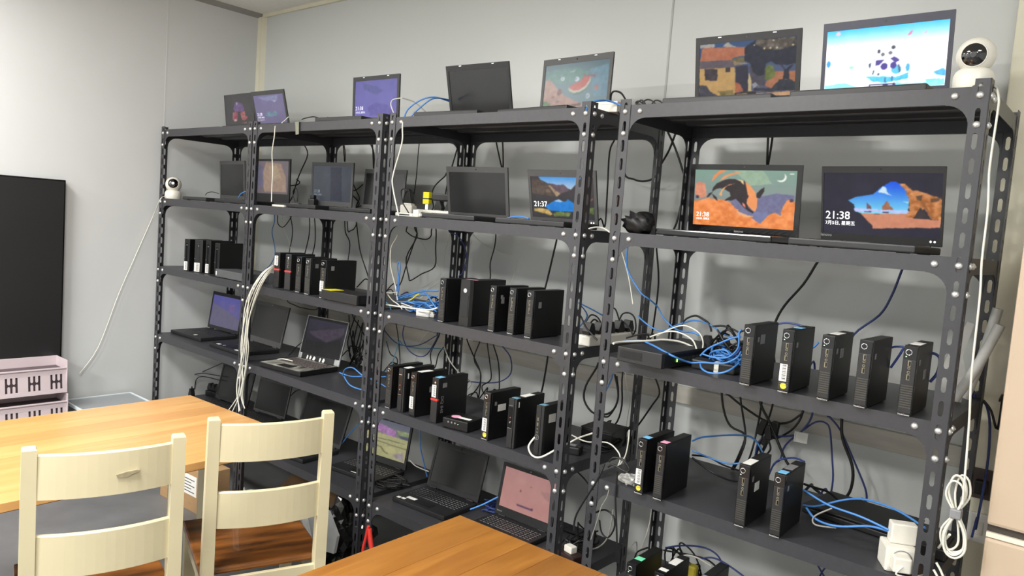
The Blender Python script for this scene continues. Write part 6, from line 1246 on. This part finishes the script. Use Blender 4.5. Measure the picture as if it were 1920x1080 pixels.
 ('b',3,'blue cable between the barcode and the third mini computer',[(1.638,0.25,1.294),(1.656,0.25,1.308),(1.675,0.25,1.305),(1.69,0.25,1.323)]),
 ('k',3,'black cord loop above the left of white power strip',[(0.834,0.28,1.257),(0.843,0.3,1.288),(0.855,0.33,1.279),(0.897,0.3,1.255)]),
 ('k',3,'black cord low arc at the left of white power strip',[(0.9,0.2,1.251),(0.899,0.24,1.282),(0.889,0.3,1.259)]),
 ('k',3,'black cord coming down behind the rightmost unit left post to the plugs',[(0.847,0.42,1.322),(0.854,0.42,1.315),(0.874,0.42,1.307),(0.893,0.42,1.271)]),
 ('k',3,'black cord loop above the right of white power strip',[(0.929,0.36,1.271),(0.943,0.36,1.303),(0.973,0.36,1.31),(0.996,0.36,1.294),(1.004,0.36,1.256),(0.993,0.36,1.228)]),
 ('k',3,'black cord slanting down right of white power strip',[(0.964,0.32,1.286),(1.002,0.32,1.261),(1.019,0.32,1.235)]),
 ('b',2.8,'blue cable coming down left above the white power strip',[(0.681,0.465,1.211),(0.681,0.515,1.255),(0.681,0.45,1.307),(0.692,0.45,1.305),(0.748,0.45,1.29),(0.795,0.45,1.275),(0.795,0.515,1.255),(0.795,0.465,1.211)]),
 ('k',3,'black cord slanting down in front of the white power strip',[(0.944,0.08,1.312),(0.954,0.08,1.304),(0.979,0.08,1.271),(1.026,0.08,1.237)]),
 ('w',3.5,'white cable looping out in front of the last mini computer of fourth shelf',[(0.856,0.0,0.875),(0.848,-0.02,0.844),(0.867,-0.02,0.817),(0.899,-0.01,0.818),(0.95,0.01,0.857)]),
 ('w',3.2,'white cable continuing right behind the third unit right post',[(0.928,0.1,0.853),(0.957,0.12,0.877),(1.01,0.14,0.906)]),
 ('w',2.6,'white cable sagging between third and rightmost unit, upper of two',[(0.871,0.2,0.853),(0.939,0.2,0.845),(1.024,0.2,0.863),(1.082,0.18,0.851),(1.096,0.18,0.824),(1.084,0.18,0.787)]),
 ('w',2.6,'white cable descending left beside the plastic bag',[(1.086,0.24,0.917),(1.086,0.24,0.871),(1.078,0.24,0.819),(1.052,0.24,0.77)]),
 ('k',3.2,'black cable slanting down left across the gap between units, low',[(1.16,-0.02,0.867),(1.145,-0.03,0.813),(1.077,-0.03,0.679),(1.071,-0.03,0.619)]),
 ('k',3.2,'black cable loop at the left end of rightmost unit fourth shelf',[(1.175,-0.02,0.876),(1.19,-0.02,0.894),(1.225,-0.02,0.896),(1.251,-0.02,0.873),(1.236,-0.02,0.862),(1.192,-0.02,0.871),(1.173,-0.02,0.859)]),
 ('k',3,'black cable loop hanging low in the gap between units',[(1.094,0.05,0.666),(1.132,0.05,0.689),(1.167,0.05,0.678),(1.174,0.05,0.641),(1.153,0.05,0.601),(1.127,0.05,0.611),(1.115,0.05,0.649)]),
 ('g',2.6,'grey cable hook low in the gap between units',[(1.164,0.05,0.701),(1.153,0.05,0.606),(1.12,0.05,0.557),(1.079,0.05,0.535)]),
 ('k',3,'thin black cord hanging from rightmost unit fourth shelf left end',[(1.198,0.0,0.847),(1.198,0.0,0.767),(1.211,0.0,0.675),(1.219,0.0,0.616)]),
 ('g',1.8,'thin pale cord hanging in the gap between units beside the left post',[(1.184,-0.02,0.788),(1.179,-0.02,0.762),(1.162,-0.02,0.726),(1.151,-0.02,0.678),(1.133,-0.02,0.607)]),
 ('k',3,'short black cord under the third unit fourth shelf right end',[(0.841,0.3,0.687),(0.877,0.3,0.668),(0.904,0.3,0.647)]),
 ('w',2.6,'pale grey cable arching in front of the blue lock-screen laptop',[(-0.136,0.12,2.037),(-0.185,0.14,2.083),(-0.172,0.14,2.103),(-0.074,0.1,2.098)]),
 ('g',2.6,'grey cable falling right from the pale arch on top shelf',[(-0.087,0.12,2.102),(-0.03,0.14,2.085),(0.047,0.14,2.038)]),
 ('b',3,'blue cable arching into the blank dark laptop on top shelf, left one',[(0.021,0.04,1.999),(0.035,0.05,2.041),(0.076,0.08,2.08),(0.111,0.12,2.096),(0.114,0.2,2.093)]),
 ('b',3,'blue cable arching into the blank dark laptop on top shelf, right one',[(0.057,0.04,1.998),(0.076,0.06,2.034),(0.123,0.1,2.086),(0.113,0.2,2.099)]),
 ('b',3.5,'blue cable arching in front of the watermelon-screen laptop',[(0.96,0.0,1.99),(0.959,0.02,2.013),(0.973,0.04,2.026),(0.988,0.08,2.032),(1.018,0.1,2.022),(1.052,0.1,2.008)]),
 ('k',3.5,'black cable arch right of the watermelon-screen laptop',[(0.851,0.3,2.071),(0.864,0.28,2.093),(0.896,0.25,2.099),(0.961,0.2,2.078),(1.019,0.16,2.025)]),
 ('k',2.8,'thin black cord crossing the white box on the top shelf',[(0.925,0.2,2.05),(0.982,0.14,2.018),(1.032,0.1,1.98)]),
 ('k',2.6,'black cord coil left of the villa-screen laptop',[(1.017,0.2,2.03),(1.028,0.2,2.045),(1.044,0.2,2.052),(1.063,0.2,2.03),(1.038,0.2,2.038),(1.02,0.2,2.044),(1.034,0.2,2.049),(1.068,0.2,2.026)]),
 ('k',2.6,'black cord arc beside the coil on the top shelf',[(1.045,0.2,2.045),(1.065,0.2,2.053),(1.086,0.2,2.046),(1.104,0.2,2.03)]),
 ('k',2.6,'black cord arc nearest the villa-screen laptop',[(1.077,0.2,2.029),(1.094,0.2,2.048),(1.114,0.2,2.045),(1.126,0.2,2.032)]),
 ('k',2.6,'black cord lying on the top shelf right of the grey tape',[(-0.944,0.2,2.053),(-0.907,0.2,2.059),(-0.843,0.2,2.063),(-0.789,0.2,2.053)]),
 ('k',2.6,'short black cord bump on top shelf left of the lock-screen laptop',[(-0.833,0.25,2.057),(-0.798,0.25,2.066),(-0.771,0.25,2.06)]),
 ('w',2.5,'short white cord across the corner of the purple island-screen laptop',[(-0.935,0.08,2.016),(-0.908,0.08,2.028),(-0.877,0.08,2.045)]),
 ('b',3,'blue cable loop on the shelf beside the worn silver laptop',[(-0.363,0.1,0.852),(-0.317,0.08,0.893),(-0.238,0.06,0.914),(-0.156,0.05,0.897),(-0.094,0.06,0.888)]),
 ('b',3,'pale blue straight cable end beside the worn silver laptop',[(-0.411,0.12,0.854),(-0.318,0.12,0.854),(-0.205,0.12,0.878)]),
 ('b',3,'blue cable drooping to the shelf edge beside the worn silver laptop',[(-0.325,0.08,0.857),(-0.228,0.04,0.841),(-0.14,0.03,0.84),(-0.075,0.03,0.846)]),
 ('b',2.8,'blue cable passing behind the third unit left post, upper',[(-0.167,0.12,0.877),(-0.124,0.12,0.888),(-0.082,0.12,0.898)]),
 ('b',2.8,'blue cable passing behind the third unit left post, lower',[(-0.141,0.1,0.865),(-0.09,0.1,0.866),(-0.054,0.1,0.859)]),
 ('w',3,'short white cable arched over the worn silver laptop keyboard',[(-0.994,0.14,0.78),(-0.96,0.12,0.81),(-0.893,0.12,0.836),(-0.824,0.14,0.835)]),
 ('k',3,'black cord hanging under the third shelf of the second unit',[(-1.522,0.47,1.211),(-1.522,0.522,1.217),(-1.522,0.54,1.058),(-1.435,0.54,1.03),(-1.336,0.54,1.024),(-1.19,0.54,1.048),(-1.19,0.522,1.217),(-1.19,0.47,1.211)]),
 ('k',3,'black cord falling right of the worn silver laptop',[(-0.912,0.54,1.043),(-0.883,0.54,0.928),(-0.81,0.54,0.852),(-0.769,0.54,0.812),(-0.769,0.515,0.852),(-0.769,0.465,0.808)]),
 ('k',3,'black cord slanting right behind the worn silver laptop',[(-0.885,0.47,1.211),(-0.885,0.522,1.217),(-0.885,0.54,1.052),(-0.814,0.54,0.992),(-0.743,0.54,0.921),(-0.729,0.54,0.865),(-0.729,0.515,0.852),(-0.729,0.465,0.808)]),
 ('k',3,'black cord crossing left behind the worn silver laptop',[(-0.856,0.54,1.044),(-0.908,0.54,0.895),(-0.872,0.54,0.817),(-0.872,0.515,0.852),(-0.872,0.465,0.808)]),
 ('k',3,'black cord loop behind the worn silver laptop',[(-0.826,0.54,1.025),(-0.852,0.54,0.904),(-0.827,0.54,0.837),(-0.797,0.54,0.912)]),
 ('b',2.5,'thin blue cable slanting left above the terrace-screen laptop keyboard',[(-0.476,0.3,0.566),(-0.562,0.3,0.478),(-0.64,0.3,0.375),(-0.644,0.3,0.318)]),
 ('b',3,'blue cable hanging between the terrace-screen and the blank open laptop',[(-0.089,0.35,0.621),(-0.079,0.35,0.549),(-0.054,0.35,0.487),(-0.019,0.35,0.416)]),
 ('w',3,'white cable lying between the terrace-screen and the blank open laptop',[(-0.144,0.35,0.463),(-0.098,0.35,0.445),(-0.011,0.35,0.443)]),
 ('b',3.5,'blue cable plugged in the right side of the blank open laptop',[(0.445,0.15,0.453),(0.491,0.17,0.482),(0.543,0.2,0.522)]),
 ('k',2.8,'upper black cord from the leftmost blank laptop to the power strip',[(-1.846,0.35,0.633),(-2.023,0.35,0.561),(-2.155,0.35,0.502),(-2.152,0.35,0.461)]),
 ('k',2.8,'black cord from the plug lying left of the power strip',[(-2.228,0.3,0.367),(-2.234,0.3,0.44),(-2.154,0.3,0.494),(-2.032,0.3,0.53),(-1.823,0.3,0.553)]),
 ('k',2.8,'black cord low from the power strip to the leftmost blank laptop',[(-2.126,0.3,0.409),(-2.11,0.3,0.474),(-2.031,0.3,0.51),(-1.821,0.3,0.527)]),
 ('k',2.8,'short black cord between two blank laptops on the lowest shelf',[(-1.216,0.4,0.543),(-1.166,0.4,0.581),(-1.091,0.4,0.611)]),
 ('k',2.6,'thin black cord behind the worn silver laptop lid left',[(-1.171,0.3,0.775),(-1.111,0.3,0.797),(-1.035,0.3,0.862),(-0.979,0.3,0.9)]),
 ('k',2.2,'thin black cord beside the leftmost blank laptop of second shelf',[(-2.091,0.3,1.642),(-2.06,0.3,1.659),(-1.994,0.3,1.664),(-1.929,0.3,1.656)]),
 ('b',2.5,'light blue cable end before the leftmost blank laptop of second shelf',[(-1.258,0.05,1.634),(-1.233,0.05,1.657),(-1.172,0.05,1.673)]),
 ('k',3,'black cord beside the orange-screen laptop',[(-1.255,0.35,1.725),(-1.194,0.35,1.729),(-1.159,0.35,1.744),(-1.191,0.35,1.761)]),
 ('k',3,'black cord loop right of the orange-screen laptop',[(-1.12,0.3,1.638),(-1.144,0.3,1.683),(-1.121,0.3,1.712),(-1.098,0.3,1.679),(-1.1,0.3,1.639)]),
 ('k',3,'black cord bowed right of the dim blue-screen laptop',[(-0.833,0.45,1.766),(-0.793,0.45,1.717),(-0.763,0.45,1.679),(-0.785,0.45,1.633),(-0.785,0.515,1.653),(-0.785,0.465,1.609)]),
 ('k',3,'black cord slanting up right of the dim blue-screen laptop',[(-0.846,0.465,1.609),(-0.846,0.515,1.653),(-0.846,0.45,1.71),(-0.793,0.45,1.722),(-0.743,0.45,1.751)]),
 ('k',3,'black cord hooked right of the third unit left post on second shelf',[(-0.049,0.15,1.71),(-0.074,0.15,1.721),(-0.093,0.15,1.712),(-0.09,0.15,1.688),(-0.075,0.15,1.657),(-0.048,0.15,1.63),(-0.032,0.15,1.615)]),
 ('b',3,'blue cable lying before the lake-screen laptop',[(0.523,0.12,1.611),(0.562,0.12,1.627),(0.613,0.12,1.634),(0.657,0.12,1.628)]),
 ('w',3,'white cable leaving the lake-screen laptop to the right',[(0.94,0.1,1.607),(0.97,0.1,1.614),(1.0,0.1,1.612),(1.027,0.1,1.6)]),
 ('b',2.8,'blue cable end beside the black pouch',[(1.135,0.1,1.593),(1.155,0.1,1.596),(1.178,0.1,1.599)]),
 ('n',3,'blue cable arching over the lowest mini computers',[(1.286,0.2,0.569),(1.325,0.25,0.576),(1.376,0.3,0.572),(1.425,0.3,0.563),(1.449,0.3,0.531),(1.464,0.3,0.496)]),
 ('n',3,'blue cable running right behind the lowest mini computers',[(1.384,0.25,0.55),(1.431,0.25,0.571),(1.48,0.25,0.567),(1.55,0.25,0.545)]),
 ('w',3,'white cable slanting down left between the rear posts to the lowest shelf',[(1.042,0.54,0.542),(1.031,0.54,0.449),(0.997,0.54,0.337),(0.997,0.522,0.401),(0.997,0.47,0.395)]),
 ('w',3,'white cable behind the white-label lowest mini computer',[(1.334,0.22,0.549),(1.359,0.22,0.563),(1.397,0.22,0.566),(1.445,0.22,0.556)]),
 ('k',3,'black cord arching over the green-sticker mini computer',[(1.164,0.22,0.485),(1.174,0.22,0.511),(1.211,0.22,0.538)]),
 ('k',3.2,'black cord running right behind the lowest mini computers',[(1.239,0.28,0.521),(1.292,0.28,0.531),(1.351,0.28,0.541),(1.408,0.28,0.543),(1.472,0.28,0.511)]),
 ('n',3,'dark blue cable under the fourth shelf, left of the crossing pair',[(1.665,0.55,0.547),(1.685,0.55,0.523),(1.698,0.55,0.498),(1.698,0.515,0.439),(1.698,0.465,0.395)]),
 ('n',3,'dark blue cable under the fourth shelf, right of the crossing pair',[(1.702,0.55,0.555),(1.688,0.55,0.524),(1.678,0.55,0.49),(1.678,0.515,0.439),(1.678,0.465,0.395)]),
 ('w',2.6,'long white camera cord hanging down the right side of rightmost unit',[(2.083,0.05,2.006),(2.095,0.03,1.998),(2.111,-0.03,1.963),(2.112,-0.03,1.935),(2.11,-0.03,1.814),(2.114,-0.03,1.755),(2.117,-0.03,1.707),(2.118,-0.03,1.598),(2.123,-0.03,1.518),(2.126,-0.03,1.34),(2.134,-0.03,1.218),(2.141,-0.03,1.035)]),
 ('n',3.5,'dark blue cable between the rightmost rear post and the beige cabinet',[(2.066,0.47,1.211),(2.066,0.522,1.217),(2.066,0.52,1.194),(2.091,0.52,1.186),(2.108,0.52,1.124),(2.114,0.52,0.999),(2.106,0.52,0.82),(2.106,0.515,0.852),(2.106,0.465,0.808)]),
 ('k',3.5,'black cable arching to the beige cabinet',[(2.058,0.47,1.211),(2.058,0.522,1.217),(2.058,0.5,1.191),(2.081,0.5,1.202),(2.108,0.5,1.174),(2.129,0.5,1.124),(2.129,0.522,1.217),(2.129,0.47,1.211)]),
 ('w',3,'short white cable from the coil to the dark router',[(2.122,-0.02,0.953),(2.111,0.0,0.931),(2.095,0.03,0.897)]),
 ('w',3,'white cable end below the dark router',[(2.099,0.0,0.87),(2.11,0.0,0.854),(2.119,0.0,0.837)]),
 ('w',3,'second white cable end below the dark router',[(2.095,0.0,0.851),(2.101,0.0,0.843),(2.108,0.0,0.832)]),
 ('w',2.8,'white camera cord slanting down the left wall',[(-1.991,0.0,1.615),(-1.933,-0.05,1.592),(-2.1,-0.014,1.485),(-2.1,-0.116,1.227),(-2.1,-0.193,1.028),(-2.1,-0.292,0.733),(-2.1,-0.387,0.588)]),
]
for c, r, lb, pts in CABLES:
    m = MB(); m.tube(pts, r / 1000.0, 6, 4 if len(pts) > 6 else 6)
    o = m.build('cable', CW[c]); tag(o, lb, 'cable')

# tangles nobody could count
def tangle(c, box, n, r, label, seed, m):
    rs = random.Random(seed); k = MB()
    for i in range(n):
        a0 = rs.uniform(0, 6.28); rr = rs.uniform(.5, 1.0); zc = rs.uniform(.35, .9); pts = []
        for j in range(rs.randint(5, 9)):
            a = a0 + j * rs.uniform(.7, 1.2); pts.append((c[0] + math.cos(a) * box[0] * rr * rs.uniform(.7, 1), c[1] + math.sin(a) * box[1] * rr, c[2] + r + box[2] * (zc * (.5 + .5 * math.sin(a * 1.7 + i)))))
        k.tube(pts, r, 6, 5)
    o = k.build('cable_tangle', m, None, None, 'stuff'); return tag(o, label, 'cables')
tangle((1.42, .28, LV[3] + .004), (.10, .09, .13), 12, .0034, 'tangle of black cords behind the router cables', 11, CW['k'])
tangle((1.46, .17, LV[3] + .004), (.085, .08, .09), 8, .003, 'tangle of blue cords beside the first mini computer', 12, CW['b'])
tangle((.10, .16, LV[3] + .004), (.11, .10, .05), 7, .003, 'tangle of blue cords in the heap of third unit', 13, CW['b'])
tangle((.07, .14, LV[3] + .004), (.09, .08, .035), 4, .0028, 'pale cords tangled in the blue heap of third unit', 14, CW['w'])
tangle((.20, .32, LV[3] + .004), (.10, .06, .06), 5, .003, 'black cords behind the blue heap of third unit', 15, CW['k'])
tangle((.95, .32, LV[4] + .002), (.07, .10, .05), 8, .0032, 'black cords at the right end of third unit fourth shelf', 16, CW['k'])
tangle((.49, .24, LV[4] + .002), (.08, .07, .06), 6, .003, 'black cords behind the flat box computer', 17, CW['k'])
tangle((-.10, .20, LV[5] + .002), (.12, .08, .02), 6, .003, 'black cords on the lowest shelf between two open laptops', 18, CW['k'])
tangle((.42, .34, LV[5] + .002), (.07, .06, .05), 6, .003, 'dark cords beside the dusty pink screen laptop', 19, CW['n'])
tangle((1.30, .33, LV[5] + .002), (.09, .07, .17), 8, .0032, 'black cords behind the lowest mini computers', 20, CW['k'])
tangle((.88, .30, LV[5] + .002), (.07, .10, .09), 7, .0032, 'black cords at the right end of third unit lowest shelf', 21, CW['k'])
tangle((-.70, .44, LV[4] + .002), (.07, .04, .26), 4, .0032, 'black cords hanging behind the worn silver laptop', 22, CW['k'])
small('adapter', 'black adapter among cords at the right end of third unit fourth shelf', 'adapter', (.90, .16, LV[4]), .3, [('body', BLK, (-.04, .04, -.025, .025, 0, .03), .006), ('sticker', GREYP, (-.02, .02, -.012, .012, .0298, .0308), .0003)])
small('adapter', 'reddish black adapter on the lowest shelf right of the pink screen laptop', 'adapter', (.90, .20, LV[5]), -.2, [('body', mat('reddish black plastic', (44, 26, 24), .4, noise=.1, scale=30), (-.05, .06, -.03, .03, 0, .035), .006), ('white_plug', WHITEP, (-.01, .03, -.015, .015, .035, .06), .004)])
small('dark_box', 'flat dark box behind mini computers, right end of third unit fourth shelf', 'box', (.90, .36, LV[4]), .1, [('body', BLK, (-.06, .07, -.06, .07, 0, .06), .004), ('lid', DKGREY, (-.062, .072, -.062, .072, .0602, .066), .002)])
